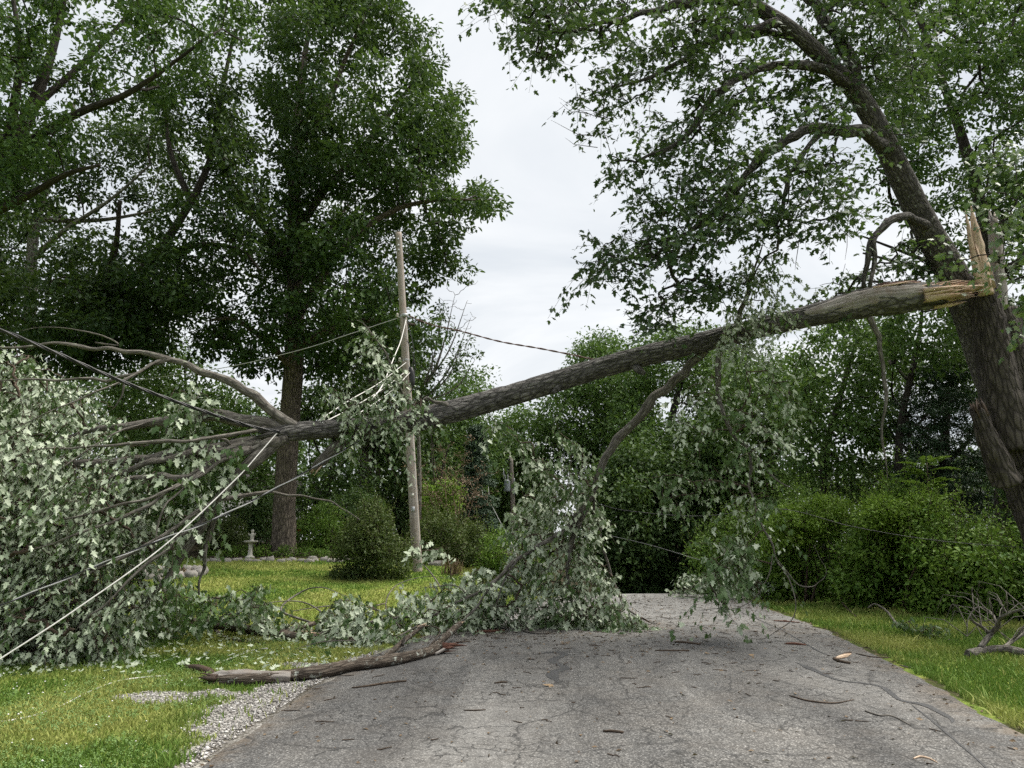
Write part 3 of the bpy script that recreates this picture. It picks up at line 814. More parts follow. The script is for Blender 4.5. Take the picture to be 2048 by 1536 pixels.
# ---------------------------------------------------------------- woods behind the garden and across the road
def wood_tree(name, label, base, poly, d, hd, n, r, per, size, mat, seed, cat='tree', group='trees of the woods edge', tr=.2, bm=None, kind='rhomb', lean=0, tops=None, **k):
    poly = np.array(poly, float); top = poly[np.argmin(poly[:, 1])]; cx_ = poly[:, 0].mean(); cy_ = poly[:, 1].mean()
    bx, by = base
    tk = [(bx, by, d, tr * 1.1), (bx + lean * .3, (by + cy_) / 2, d, tr), (bx * .4 + cx_ * .6, cy_, d, tr * .7), (top[0] * .6 + cx_ * .4, top[1] * .7 + cy_ * .3, d, tr * .3)]
    lm = []
    rg = random.Random(seed)
    for q in range(k.pop('nl', 3)):
        a = rg.uniform(.35, .8); s = rg.choice((-1, 1)); w = np.ptp(poly[:, 0]) * .33
        y0 = by + (cy_ - by) * a
        lm.append([(bx + (cx_ - bx) * a * .6, y0, d, tr * .5), (bx + (cx_ - bx) * a * .6 + s * w * .5, y0 - 40, d + rg.uniform(-.4, .4) * hd, tr * .33), (cx_ + s * w, y0 - rg.uniform(60, 120), d + rg.uniform(-.5, .5) * hd, tr * .12)])
    return tree(name, label, cat, tk, lm, [dict(poly=poly, d=d, hd=hd, n=n, r=r, per=per, size=size, mat=mat, kind=kind, **{'carve': .3, **k})], bm or BK_DARK, group, seed, sides=10, cap=.1, tw_mat=BK_DARK)
wood_tree('understory_tree', 'loose grey-green young tree behind the bare fallen limbs', (330, 1075), [(230, 760), (290, 690), (350, 680), (420, 730), (480, 780), (560, 800), (560, 900), (540, 1000), (430, 1060), (300, 1040), (230, 900)], 33, 4, 210, .85, 90, .20, LF_FAR, 21, tr=.16)
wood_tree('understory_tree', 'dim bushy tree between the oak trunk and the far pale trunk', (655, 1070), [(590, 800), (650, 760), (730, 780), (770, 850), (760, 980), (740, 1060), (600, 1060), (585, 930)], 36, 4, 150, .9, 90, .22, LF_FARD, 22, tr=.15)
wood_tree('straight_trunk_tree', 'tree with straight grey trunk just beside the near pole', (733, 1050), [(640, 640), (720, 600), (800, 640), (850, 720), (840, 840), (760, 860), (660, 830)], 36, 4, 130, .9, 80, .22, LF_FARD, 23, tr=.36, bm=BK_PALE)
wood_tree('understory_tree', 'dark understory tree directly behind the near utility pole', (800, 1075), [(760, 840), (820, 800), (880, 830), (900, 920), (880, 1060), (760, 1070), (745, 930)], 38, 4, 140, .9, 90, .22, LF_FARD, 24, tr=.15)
wood_tree('young_maple_tree', 'small bright yellow-green tree just past the near pole', (880, 1060), [(846, 930), (860, 885), (905, 868), (925, 900), (925, 960), (900, 1030), (850, 1020)], 30, 1.4, 70, .42, 80, .13, LF_LIME, 25, tr=.07)
wood_tree('round_tree', 'round topped tree whose crown shows just above the fallen trunk', (925, 1075), [(850, 880), (862, 800), (900, 768), (930, 742), (972, 745), (982, 800), (968, 860), (1000, 930), (960, 1040), (880, 1040), (840, 950)], 44, 4.5, 200, 1.0, 80, .22, LF_FAR, 26, tr=.2)
# blue spruce
def conifer(name, label, px, top, bot, d, wpx, mat, seed, tiers=16, group='trees of the woods edge'):
    rg = np.random.default_rng(seed)
    b = P(px, bot, d); t = P(px, top, d); g0 = onground(b, -.1)
    T = thing(name, onground(b), label, 'tree', group)
    limb('trunk', np.array([np.append(g0, .16), np.append((b + t) / 2, .1), np.append(t, .02)]), BK_DARK, T, sides=10, step=.4)
    H = t[2] - b[2]; W = wpx * d / FPX
    Pm = []; Rm = []; C = []
    for k in range(tiers):
        f = (k + .5) / tiers
        z = b[2] + H * f; L = W * (1 - f) ** .8 * (.8 + .4 * rg.random()) + .1
        nb = 9
        for q in range(nb):
            a = rg.random() * 2 * pi
            e = A(b[0] + cos(a) * L, b[1] + sin(a) * L, z - L * .22)
            s0 = A(b[0], b[1], z)
            Pm.append([s0, s0 * .6 + e * .4 + A(0, 0, -.02), s0 * .3 + e * .7 + A(0, 0, -.04), e]); Rm.append([.03, .02, .014, .006])
            for w in np.linspace(.25, 1, max(3, int(L * 4))):
                C.append(s0 * (1 - w) + e * w)
    wood_part(T, 'branches', np.array(Pm), np.array(Rm), BK_DARK)
    C = np.array(C)
    V, F, tt = leaves5(clumps(C, .26, 26, .15, rg, .5), 'sprig')
    link('crown', mesh('crown', V, F, mat, {'tint': tt}), T)
conifer('blue_spruce', 'narrow blue-grey spruce behind the brown dead shrub', 952, 850, 1085, 34, 44, LF_SPRUCE, 27)
wood_tree('woodland_tree', 'mid-green tree behind the far transformer pole', (1045, 1085), [(960, 900), (975, 850), (1010, 822), (1060, 815), (1105, 850), (1110, 930), (1085, 985), (1080, 1085), (950, 1085)], 50, 5, 230, 1.1, 80, .25, LF_FAR, 28, tr=.2)
wood_tree('woodland_tree', 'tall grey-green tree rising behind the middle of the fallen trunk', (1190, 1085), [(1075, 860), (1090, 790), (1150, 740), (1158, 685), (1200, 665), (1255, 690), (1300, 720), (1320, 900), (1290, 985), (1190, 990), (1130, 930)], 47, 5, 320, 1.1, 80, .25, LF_FAR, 29, tr=.26)
wood_tree('woodland_tree', 'broad dark tree over the far end of the road', (1330, 1120), [(1225, 840), (1255, 710), (1320, 662), (1400, 650), (1470, 690), (1500, 850), (1490, 960), (1440, 1010), (1230, 1010), (1220, 930)], 41, 5, 330, 1.0, 85, .24, LF_FAR, 30, tr=.3)
wood_tree('woodland_tree', 'dark green tree behind the hanging silvery foliage', (1540, 1090), [(1425, 760), (1470, 700), (1540, 680), (1610, 730), (1640, 850), (1620, 960), (1560, 1050), (1450, 1050)], 34, 4, 240, .85, 85, .21, LF_FAR, 31, tr=.22)
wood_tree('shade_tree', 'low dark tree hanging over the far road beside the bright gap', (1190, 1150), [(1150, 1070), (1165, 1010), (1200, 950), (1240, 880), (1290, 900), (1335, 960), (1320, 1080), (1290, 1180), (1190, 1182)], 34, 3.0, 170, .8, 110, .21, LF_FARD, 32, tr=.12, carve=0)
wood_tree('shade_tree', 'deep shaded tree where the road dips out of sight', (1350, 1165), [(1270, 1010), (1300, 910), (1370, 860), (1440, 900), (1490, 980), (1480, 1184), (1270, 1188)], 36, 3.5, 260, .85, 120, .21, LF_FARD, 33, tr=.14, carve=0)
wood_tree('roadside_tree', 'open tree with sky showing through behind the hedgerow', (1650, 1030), [(1580, 720), (1640, 640), (1730, 610), (1800, 640), (1830, 760), (1800, 900), (1760, 1000), (1600, 1000), (1570, 860)], 27, 3.4, 190, .58, 95, .17, LF_FAR, 34, tr=.15, kind='oak', nl=5, carve=.42)
wood_tree('roadside_tree', 'open leafy tree close behind the big broken trunk', (1800, 1030), [(1740, 640), (1840, 560), (1930, 620), (1950, 760), (1900, 830), (1780, 780)], 24, 3, 110, .52, 85, .16, LF_FAR, 35, tr=.12, kind='oak', nl=4, carve=.42)
wood_tree('hemlock_tree', 'dark layered tree beside the butt of the broken maple', (1890, 1060), [(1770, 980), (1800, 800), (1850, 730), (1920, 690), (1985, 760), (2010, 1010), (1900, 1030)], 25, 3, 190, .55, 100, .13, LF_PINE, 36, tr=.2, kind='sprig', flat=.3)
wood_tree('tall_locust_tree', 'tall thin-leaved tree in the top corner behind the leaning maple', (2010, 1050), [(1700, 170), (1730, 60), (1800, -90), (2200, -90), (2200, 640), (2040, 660), (1960, 610), (1870, 540), (1800, 440), (1740, 360), (1760, 260)], 20, 4, 320, .54, 105, .15, LF_ASH, 37, tr=.22, nl=7, kind='oak', flat=.4, rp=140, carve=.40)
wood_tree('thicket_tree', 'dense dark tree at the frame edge behind the maple butt', (2110, 1060), [(1960, 620), (2060, 600), (2200, 620), (2200, 1060), (2000, 1060), (1990, 860)], 19, 2.6, 150, .55, 90, .14, LF_FARD, 38, tr=.15)

# far wood behind everything, one mass of leaf
def far_wood(polys, d, hd, n, r, per, size, mat, seed, label):
    rg = np.random.default_rng(seed); mb = MB()
    for p in polys:
        C = fill(p, d, hd, n, rg)
        V, F, t = leaves5(clumps(C, r, per, size, rg), 'rhomb'); mb.add(V, F, tint=t)
    mb.build('far_woods', mat, None, False, kind='stuff', label=label, cat='woods')
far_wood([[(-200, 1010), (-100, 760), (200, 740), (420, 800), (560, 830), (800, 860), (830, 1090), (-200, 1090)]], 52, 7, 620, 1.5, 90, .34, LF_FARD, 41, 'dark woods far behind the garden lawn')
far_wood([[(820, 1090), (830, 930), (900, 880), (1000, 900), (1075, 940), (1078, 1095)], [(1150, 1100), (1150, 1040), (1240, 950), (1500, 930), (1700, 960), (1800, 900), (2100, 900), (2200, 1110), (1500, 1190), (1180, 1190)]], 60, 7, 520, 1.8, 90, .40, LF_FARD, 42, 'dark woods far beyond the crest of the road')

# ---------------------------------------------------------------- maple sprays
def sprays(C, rng, K, L, size, droop=.5, out=None, silver=0.0, hang=.5, tv=.22, coh=False):
    """leafy twigs starting near C; silver: share of leaves turned underside up. -> leaf arrays, twig lines"""
    S = len(C)
    D = rng.normal(size=(S, 3)) * A(1, 1, .45)
    if out is not None: D = norm(D) + out
    D = norm(D)
    Ls = L * (.6 + .8 * rng.random(S))
    dn = A(0, 0, -1)
    def at(t):
        return C[:, None] + D[:, None] * (Ls[:, None] * (t - .35))[..., None] + dn * (droop * Ls[:, None] * t ** 2)[..., None]
    t = np.broadcast_to((np.arange(K) + .6) / K, (S, K)) + rng.normal(0, .03, (S, K))
    pos = at(t).reshape(-1, 3)
    Dk = np.repeat(norm(D + dn * droop * .8), K, 0)
    sd = norm(np.cross(Dk, A(0, 0, 1)) + 1e-4)
    sg = np.tile(np.where(np.arange(K) % 2, 1., -1.), S)[:, None]
    N = S * K
    tip = norm(.5 * Dk + .75 * sg * sd + dn * hang + .45 * rng.normal(size=(N, 3)))
    pos = pos + (sg * sd * .5 + rng.normal(size=(N, 3)) * .35) * size * .8
    nr = norm(A(0, -.15, .9) + .5 * rng.normal(size=(N, 3)))
    if coh:                         # a whole spray hangs one way, its leaves lapping over each other
        fl = np.repeat(rng.random(S) < silver, K) ^ (rng.random(N) < .10)
        so = np.repeat(rng.normal(size=(S, 3)) * .35, K, 0)
        nr = norm(A(0, -.45, .75) + so + .30 * rng.normal(size=(N, 3)))
        nr[fl] *= -1
        tip = norm(.45 * Dk + .5 * sg * sd + dn * hang * 1.1 + .28 * rng.normal(size=(N, 3)))
    else:
        fl = rng.random(N) < silver
        nr[fl] = norm(A(0, .45, -.8) + .5 * rng.normal(size=(fl.sum(), 3)))
    sz = size * (.55 + .75 * rng.random(N))
    tint = np.clip(np.repeat(rng.normal(.45, .15, S), K) + rng.normal(0, tv, N), 0, 1)
    tl = np.broadcast_to(np.array([0, .33, .67, 1.]), (S, 4))
    return (pos, tip, nr, sz, tint), at(tl)
def clamp_ground(p, up=.03):
    g = np.array([surf(a, b) for a, b in p[:, :2]]) + up
    p[:, 2] = np.maximum(p[:, 2], g)
    return p
_leafvar = {}
def foliage(par, q, mat, parts=300, name='foliage', kind='maple'):
    """leaf arrays -> the leaves that show largest as single leaf parts, the rest as one mesh"""
    pos, tip, nr, sz, tint = q
    d = np.linalg.norm(pos - A(0, 0, EYE), axis=1) / sz
    vis = (np.abs(pos[:, 0]) < .66 * pos[:, 1]) & (pos[:, 2] < EYE + .72 * pos[:, 1])
    d = np.where(vis, d, 1e9)
    o = np.argsort(d); big = o[:parts]; rest = o[parts:]
    V, F, T = leaves(pos[rest], tip[rest], nr[rest], sz[rest], kind, tint[rest])
    link(name, mesh(name, V, F, mat, {'tint': T}), par, kind='stuff')
    if parts:
        T0, F0 = leaf_template('maple')
        for k in range(5):
            if (mat.name, k) not in _leafvar:
                _leafvar[mat.name, k] = mesh('leaf', T0, F0, mat, {'tint': np.full(len(T0), .1 + .2 * k)})
        x, y, z = leaf_frames(tip[big], nr[big])
        inv = Vector(par.location)
        for a, b in enumerate(big):
            ob = bpy.data.objects.new('leaf', _leafvar[mat.name, int(np.clip(tint[b] * 5, 0, 4))])
            COL.objects.link(ob); ob.parent = par
            s = sz[b]; p = pos[b]
            ob.matrix_parent_inverse = Matrix.Translation(-inv)
            ob.matrix_basis = Matrix(((x[a, 0] * s, y[a, 0] * s, z[a, 0] * s, p[0]), (x[a, 1] * s, y[a, 1] * s, z[a, 1] * s, p[1]), (x[a, 2] * s, y[a, 2] * s, z[a, 2] * s, p[2]), (0, 0, 0, 1)))
def cat_q(l):
    return tuple(np.concatenate([q[k] for q in l]) for k in range(5))
def splinters(par, base, axis, n, length, rad, mat, rng, name='splinter', wide=.03):
    """a torn end: tapering slivers of different length standing along the grain, each one a piece"""
    axis = norm(axis); ref = A(0, 0, 1) if abs(axis[2]) < .8 else A(0, 1, 0)
    u = norm(np.cross(axis, ref)); v = np.cross(axis, u)
    for k in range(n):
        a = rng.random() * 2 * pi; q = rad * rng.random() ** .5
        b = base + u * cos(a) * q + v * sin(a) * q
        L = length * (.35 + .8 * rng.random()); w = wide * (.5 + rng.random()); h = w * (.35 + .4 * rng.random())
        ca = rng.random() * pi; s1 = u * cos(ca) + v * sin(ca); s2 = np.cross(axis, s1)
        tip = b + axis * L + (s1 * rng.normal() + s2 * rng.normal()) * .05 * L
        md = b + axis * L * .55 + s1 * w * .3
        V = [b - s1 * w - s2 * h, b + s1 * w - s2 * h, b + s1 * w + s2 * h, b - s1 * w + s2 * h,
             md - s1 * w * .8 - s2 * h * .7, md + s1 * w * .6 - s2 * h * .7, md + s1 * w * .6 + s2 * h * .6, md - s1 * w * .8 + s2 * h * .6, tip - s1 * w * .12, tip + s1 * w * .10]
        F4 = [(0, 1, 5, 4), (1, 2, 6, 5), (2, 3, 7, 6), (3, 0, 4, 7), (4, 5, 9, 8), (6, 7, 8, 9), (3, 2, 1, 0)]
        F3 = [(5, 6, 9), (7, 4, 8)]
        V = np.array(V); bk = np.stack([(V - b) @ s1 + k, (V - b) @ s2, (V - b) @ axis], -1)
        link(name, mesh(name, V, [np.array(F4), np.array(F3)], mat, {'bk': bk}), par)

# ---------------------------------------------------------------- the standing broken maple
rg = np.random.default_rng(101)
butt = px_pts([(2240, 1310, 12.5, .98), (2200, 1210, 12.5, .78), (2128, 1090, 12.5, .58), (2076, 970, 12.5, .54), (2040, 870, 12.5, .53), (2018, 780, 12.5, .47), (2000, 690, 12.5, .40), (1985, 625, 12.5, .36)])
butt[0, :3] = onground(butt[0, :3], -.15)
MAPLE = thing('broken_maple', onground(butt[0, :3]), 'huge dark maple with leaning stem and torn stub at the road', 'tree')
limb('trunk', butt, BK_BUTT, MAPLE, sides=72, step=.07, lump=.16, ridge=.13, freq=4.5, seed=5)
stemA = px_pts([(2040, 900, 12.4, .34), (1985, 740, 12.5, .33), (1948, 640, 12.6, .31), (1905, 550, 12.5, .26), (1850, 450, 12.3, .23), (1800, 350, 12.0, .205), (1755, 255, 11.7, .188), (1712, 185, 11.5, .165), (1660, 130, 11.3, .135), (1590, 65, 11.1, .13), (1500, 5, 11, .11), (1400, -60, 10.8, .09)])
limb('stem', stemA, BK_MAPLE, MAPLE, sides=44, step=.08, lump=.06, ridge=.045, freq=5, seed=6)
LB = [[(1728, 215, 11.6, .14), (1708, 150, 11.5, .135), (1684, 85, 11.7, .12), (1640, 30, 11.9, .10), (1590, -70, 12, .08)],
      [(1772, 300, 11.8, .12), (1725, 268, 11.2, .10), (1650, 257, 10.9, .09), (1590, 268, 10.7, .078), (1530, 310, 10.6, .062), (1470, 380, 10.5, .05), (1400, 440, 10.4, .035), (1330, 500, 10.3, .018)],
      [(1695, 170, 11.4, .11), (1640, 137, 11.1, .088), (1560, 128, 10.8, .076), (1490, 150, 10.6, .066), (1430, 190, 10.4, .056), (1395, 240, 10.3, .05), (1350, 290, 10.2, .036), (1270, 325, 10.1, .018)],
      [(1560, 45, 11.05, .09), (1500, 55, 10.9, .07), (1420, 85, 10.6, .05), (1330, 140, 10.4, .035), (1230, 175, 10.2, .016)],
      [(1500, 5, 11, .09), (1400, 0, 10.6, .07), (1280, 25, 10.3, .05), (1150, 60, 10.1, .03), (1040, 60, 10, .014)],
      [(1610, 85, 11.1, .07), (1540, 65, 11.4, .06), (1490, 73, 11.5, .05), (1420, 66, 11.6, .03)],
      [(1866, 460, 12.3, .10), (1830, 438, 11.9, .08), (1785, 438, 11.4, .07), (1745, 475, 11.35, .055), (1731, 530, 11.3, .045), (1727, 575, 11.3, .03)],
      [(1775, 440, 11.4, .05), (1753, 480, 11.3, .045), (1744, 540, 11.25, .035), (1740, 575, 11.2, .025)],
      [(1540, 300, 10.6, .05), (1480, 360, 10.9, .042), (1420, 430, 11.1, .03), (1360, 470, 11.2, .016)],
      [(1650, 258, 10.9, .05), (1590, 330, 10.6, .04), (1560, 420, 10.4, .03), (1555, 500, 10.3, .018)],
      [(1640, 30, 11.9, .06), (1720, -20, 12.4, .05), (1790, 40, 12.6, .035), (1830, 120, 12.7, .015)]]
sk = [catmull(stemA, step=.3)[:, :3]]
for k, l in enumerate(LB):
    lp = kink(px_pts(l), .022, 900 + k); limb('limb', lp, BK_MAPLE, MAPLE, sides=16, step=.1, lump=.1, ridge=.05, seed=20 + k)
    sk.append(catmull(lp, step=.2)[:, :3])
sk = np.vstack(sk)
CP = [([(950, -80), (956, 14), (1032, 48), (1042, 92), (1082, 124), (1112, 116), (1150, 78), (1195, 92), (1260, 62), (1500, 70), (1560, -80)], 10.3, 1.5, 230, .3),
      ([(1104, 182), (1180, 162), (1212, 115), (1300, 62), (1500, 50), (1690, 160), (1705, 260), (1560, 258), (1420, 290), (1330, 325), (1260, 335), (1215, 362), (1192, 335), (1235, 292), (1190, 268), (1225, 235), (1160, 205)], 10.7, 1.5, 250, .36),
      ([(1250, 388), (1330, 362), (1400, 292), (1560, 268), (1700, 290), (1740, 400), (1720, 470), (1600, 478), (1510, 455), (1430, 492), (1340, 535), (1225, 558), (1135, 575), (1152, 545), (1205, 512), (1178, 470), (1240, 472), (1310, 430)], 10.6, 1.3, 250, .38),
      ([(1248, 642), (1300, 588), (1380, 555), (1470, 535), (1520, 560), (1430, 600), (1335, 650), (1285, 662)], 10.7, .7, 42, .2),
      ([(1560, -80), (1700, -80), (1840, -80), (1860, 120), (1830, 300), (1780, 260), (1740, 140), (1650, 40)], 11.9, 1.3, 150, .32),
      ([(1590, 610), (1640, 560), (1720, 540), (1790, 470), (1860, 480), (1870, 560), (1750, 590), (1660, 640)], 12.6, .7, 60, .2),
      ([(1690, 40), (1760, 180), (1700, 200), (1560, 120), (1520, 60)], 11.6, .8, 50, .25)]
ql = []
for poly, d, hd, n, cv in CP:
    C = fill(poly, d, hd, n, rg, None, cv + .06, 1.0)
    Pm, Rm = grow(sk, C, rg, .005, cap=.03, bow=.05)
    wood_part(MAPLE, 'branches', Pm, Rm, BK_DARK, 4)
    q, tw = sprays(C, rg, 20, .80, .102, .45, A(-.35, 0, .0), silver=.15, hang=.32)
    wood_part(MAPLE, 'twigs', tw, np.broadcast_to(A(.004, .0035, .003, .002), (len(tw), 4)), BK_DARK, 3)
    ql.append(q)
foliage(MAPLE, cat_q(ql), LF_STAND, 300, 'crown', 'maple_')
C = fill([(1985, 470), (1930, 400), (1925, 320), (1970, 270), (2080, 240), (2120, 660), (2040, 660), (2010, 610), (1990, 540)], 10.9, .8, 80, rg, None, .30, 1.2)
C = np.vstack([C, fill([(1855, 520), (1870, 470), (1930, 490), (1945, 530), (1900, 550)], 11.2, .2, 7, rg)])
Pm, Rm = grow(np.vstack([P(2050, 700, 11.6), P(2090, 500, 11.4), P(1985, 640, 11.6), P(2060, 600, 11.4)]), C, rg, .004, cap=.02)
wood_part(MAPLE, 'twigs', Pm, Rm, BK_DARK, 4)
q, tw = sprays(C, rg, 12, .6, .105, .4, None, silver=.05, hang=.4)
foliage(MAPLE, q, LF_MIXED, 0, 'crown', 'maple_')
# dead thin shoots against the sky
Pm = []
for (x, y, d), (x2, y2, d2) in [((1225, 238, 10.2), (1118, 195, 10)), ((1215, 235, 10.2), (1150, 190, 10)), ((1190, 272, 10.2), (1102, 240, 10)), ((1195, 295, 10.2), (1130, 275, 10)), ((1180, 228, 10.2), (1120, 205, 10)), ((1690, 380, 11), (1640, 520, 10.8)), ((1700, 420, 11), (1690, 520, 10.8)), ((1600, 470, 10.8), (1590, 540, 10.6)), ((1440, 590, 11), (1470, 640, 11.2)), ((1330, 340, 10.4), (1300, 375, 10.3))]:
    a, b = P(x, y, d), P(x2, y2, d2)
    Pm.append([a, a * .66 + b * .34 + A(0, 0, -.05) + rg.normal(size=3) * .02, a * .33 + b * .67 + A(0, 0, -.06) + rg.normal(size=3) * .02, b])
wood_part(MAPLE, 'dead_twigs', np.array(Pm), np.broadcast_to(A(.007, .006, .0045, .002), (len(Pm), 4)), BK_TWIG, 4)
# torn stub of the stem that came down
stub = px_pts([(2045, 900, 12.1, .34), (2010, 760, 12.1, .30), (1992, 660, 12.1, .27), (1980, 600, 12.1, .24), (1973, 560, 12.1, .20)])
stub[:, 1] += .15
limb('stub', stub, BK_BUTT, MAPLE, sides=40, step=.07, lump=.1, ridge=.1, seed=9, ragged=-.25)
st_top = P(1968, 575, 12.05)
big = px_pts([(1972, 590, 12.0, .13), (1962, 540, 12.0, .12), (1956, 490, 12.0, .095), (1948, 450, 12.0, .06), (1942, 412, 12.0, .006)])
V, F, bk = tube(big, sides=9, step=.05, lump=.25, ridge=.3, freq=2, seed=4)
link('splinter', mesh('splinter', V, F, WD_FRESH, {'bk': bk}), MAPLE, label='tall pale upright shard of torn wood')
V, F, bk = tube(px_pts([(1962, 575, 11.95, .05), (1952, 530, 11.95, .055), (1942, 485, 11.96, .045), (1936, 450, 11.97, .03), (1930, 422, 11.98, .004)]), sides=7, step=.04, lump=.2, seed=3)
link('splinter', mesh('splinter', V, F, WD_FRESH, {'bk': bk}), MAPLE)
limb('stub', px_pts([(2000, 640, 12.25, .14), (1995, 540, 12.25, .13), (1990, 470, 12.25, .11), (1987, 440, 12.25, .07)]), WD_GREY, MAPLE, sides=14, step=.06, lump=.2, ridge=.15, seed=8, ragged=-.2)
splinters(MAPLE, st_top + A(-.02, 0, -.05), A(-.08, 0, 1), 22, .75, .17, WD_FRESH, rg, wide=.03)
limb('old_stub', px_pts([(2010, 965, 12.15, .24), (1985, 900, 12.0, .18), (1967, 855, 11.95, .14), (1956, 826, 11.92, .125)]), BK_BUTT, MAPLE, sides=26, step=.04, lump=.22, ridge=.3, freq=3, seed=10, ragged=-.12)
splinters(MAPLE, P(1960, 836, 11.92), P(1945, 800, 11.9) - P(1967, 855, 11.95), 16, .34, .10, WD_ROT, rg, wide=.03)

# ---------------------------------------------------------------- the fallen stem across the road
TR = px_pts([(1846, 592, 12.0, .235), (1820, 594, 12.0, .255), (1790, 598, 12.0, .265), (1745, 602, 12.0, .262), (1690, 615, 12.0, .235), (1645, 627, 12.0, .205), (1548, 649, 12.05, .175), (1470, 668, 12.1, .178), (1390, 688, 12.15, .178), (1260, 719, 12.2, .188), (1130, 757, 12.2, .182), (988, 800, 12.1, .192), (900, 824, 12.0, .19), (825, 842, 11.9, .185), (760, 850, 11.75, .168), (700, 856, 11.6, .155), (640, 860, 11.4, .150), (590, 864, 11.2, .145), (556, 870, 11.1, .12)])
FT = thing('fallen_maple_stem', onground(TR[9, :3]), 'long grey broken maple stem spanning the road with its silvery crown', 'fallen tree')
limb('trunk', TR, BK_SILVER, FT, sides=72, step=.05, lump=.09, ridge=.11, freq=4, seed=15, ragged=.35)
# weathered bare scar on the swollen butt
def scar(i0, i1, th0, th1, mat, name, grow_=1.05, seed=1, rough=.06):
    c = catmull(TR, step=.04); s = np.linspace(i0, i1, 60)
    # portion by pixel position along the stem
    pxx = 1024 + FPX * c[:, 0] / (c[:, 1] * cos(PITCH) + (c[:, 2] - EYE) * sin(PITCH))
    k = np.where((pxx > i1) & (pxx < i0))[0]; C, r = c[k, :3], c[k, 3]
    t, u, v = frames(c[:, :3]); u, v = u[k], v[k]
    e = np.linspace(0, 1, len(k)); th = np.linspace(0, 1, 22)
    half = np.sin(pi * np.clip(e * .96 + .02, 0, 1)) ** .55
    TH = (th0 + th1) / 2 + (th[None] - .5) * (th1 - th0) * half[:, None]
    S = np.concatenate([[0], np.cumsum(np.linalg.norm(np.diff(C, axis=0), axis=1))])[:, None]
    rr = r[:, None] * (grow_ + rough * (vn(TH * 9, S * 2.0, 0, seed) - .5) + rough * .6 * (vn(TH * 22, S * 4, 0, seed + 1) - .5)) - .03 * (np.abs(th[None] - .5) * 2) ** 6
    Vv = C[:, None] + rr[..., None] * (np.cos(TH)[..., None] * u[:, None] + np.sin(TH)[..., None] * v[:, None])
    m = 22; i = (np.arange(len(k) - 1)[:, None] * m + np.arange(m - 1)[None]).ravel()
    bk = np.stack([np.cos(TH) * .25, np.sin(TH) * .25, np.broadcast_to(S, TH.shape)], -1)
    link(name, mesh(name, Vv, np.stack([i, i + 1, i + m + 1, i + m], -1), mat, {'bk': bk.reshape(-1, 3)}, True), FT, label='bare weathered grey wood where the bark is gone' if name == 'scar' else None)
# which angle of the sweep faces the camera
_t, _u, _v = frames(catmull(TR, step=.04)[:, :3])
_c = norm(A(0, -1, .18)); ANG = math.atan2(float(_c @ _v[30]), float(_c @ _u[30]))
_w = A(0, 0, 1); ANGU = math.atan2(float(_w @ _v[30]), float(_w @ _u[30]))
scar(1843, 1600, ANG - .85, ANG + .95, WD_GREY, 'scar', 1.03, 3)
scar(1905, 1755, ANGU - .45, ANGU + .5, WD_RED, 'bark_strip', 1.10, 7)
ax = norm(P(1960, 572, 12) - P(1850, 590, 12))
V, F, bk = tube(px_pts([(1800, 598, 12.0, .19), (1848, 591, 12.0, .17), (1880, 588, 12.0, .14), (1915, 583, 12.0, .10), (1945, 578, 12.0, .05), (1962, 574, 12.0, .01)]), sides=26, step=.03, lump=.4, ridge=.7, freq=3, seed=77)
link('torn_wood', mesh('torn_wood', V, F, WD_FRESH, {'bk': bk}), FT, label='long pale splintered break')
for _k in range(34):               # long flat slabs torn along the grain, round the core
    _a = rg.random() * 2 * pi; _q = P(1822 + 55 * rg.random(), 592, 12.0) + A(0, cos(_a), sin(_a)) * (.10 + .09 * rg.random())
    splinters(FT, _q, ax + rg.normal(size=3) * .03, 1, .75, .01, WD_FRESH if rg.random() < .8 else WD_RED, rg, wide=.045)
splinters(FT, P(1858, 590, 11.95), ax, 44, .8, .18, WD_FRESH, rg, wide=.016)
for _k in range(12):
    splinters(FT, P(1745 + 70 * rg.random(), 574 + 12 * rg.random(), 11.82), ax + rg.normal(size=3) * .02, 1, .75, .02, WD_FRESH, rg, wide=.022)
splinters(FT, P(1845, 592, 11.80), ax, 16, .95, .09, WD_FRESH, rg, wide=.04)
limb('knot', px_pts([(1462, 690, 12.0, .13), (1455, 676, 11.93, .12), (1450, 664, 11.9, .08)]), WD_ROT, FT, sides=16, step=.03, lump=.35, ridge=.3, freq=2, seed=31)
limb('knot', px_pts([(1272, 735, 12.1, .07), (1280, 742, 12.02, .06), (1290, 748, 12.0, .03)]), BK_SILVER, FT, sides=14, step=.03, lump=.2, seed=32)
limb('knot', px_pts([(1120, 772, 12.1, .06), (1112, 780, 12.04, .05), (1106, 786, 12.0, .03)]), BK_SILVER, FT, sides=14, step=.03, lump=.2, seed=33)
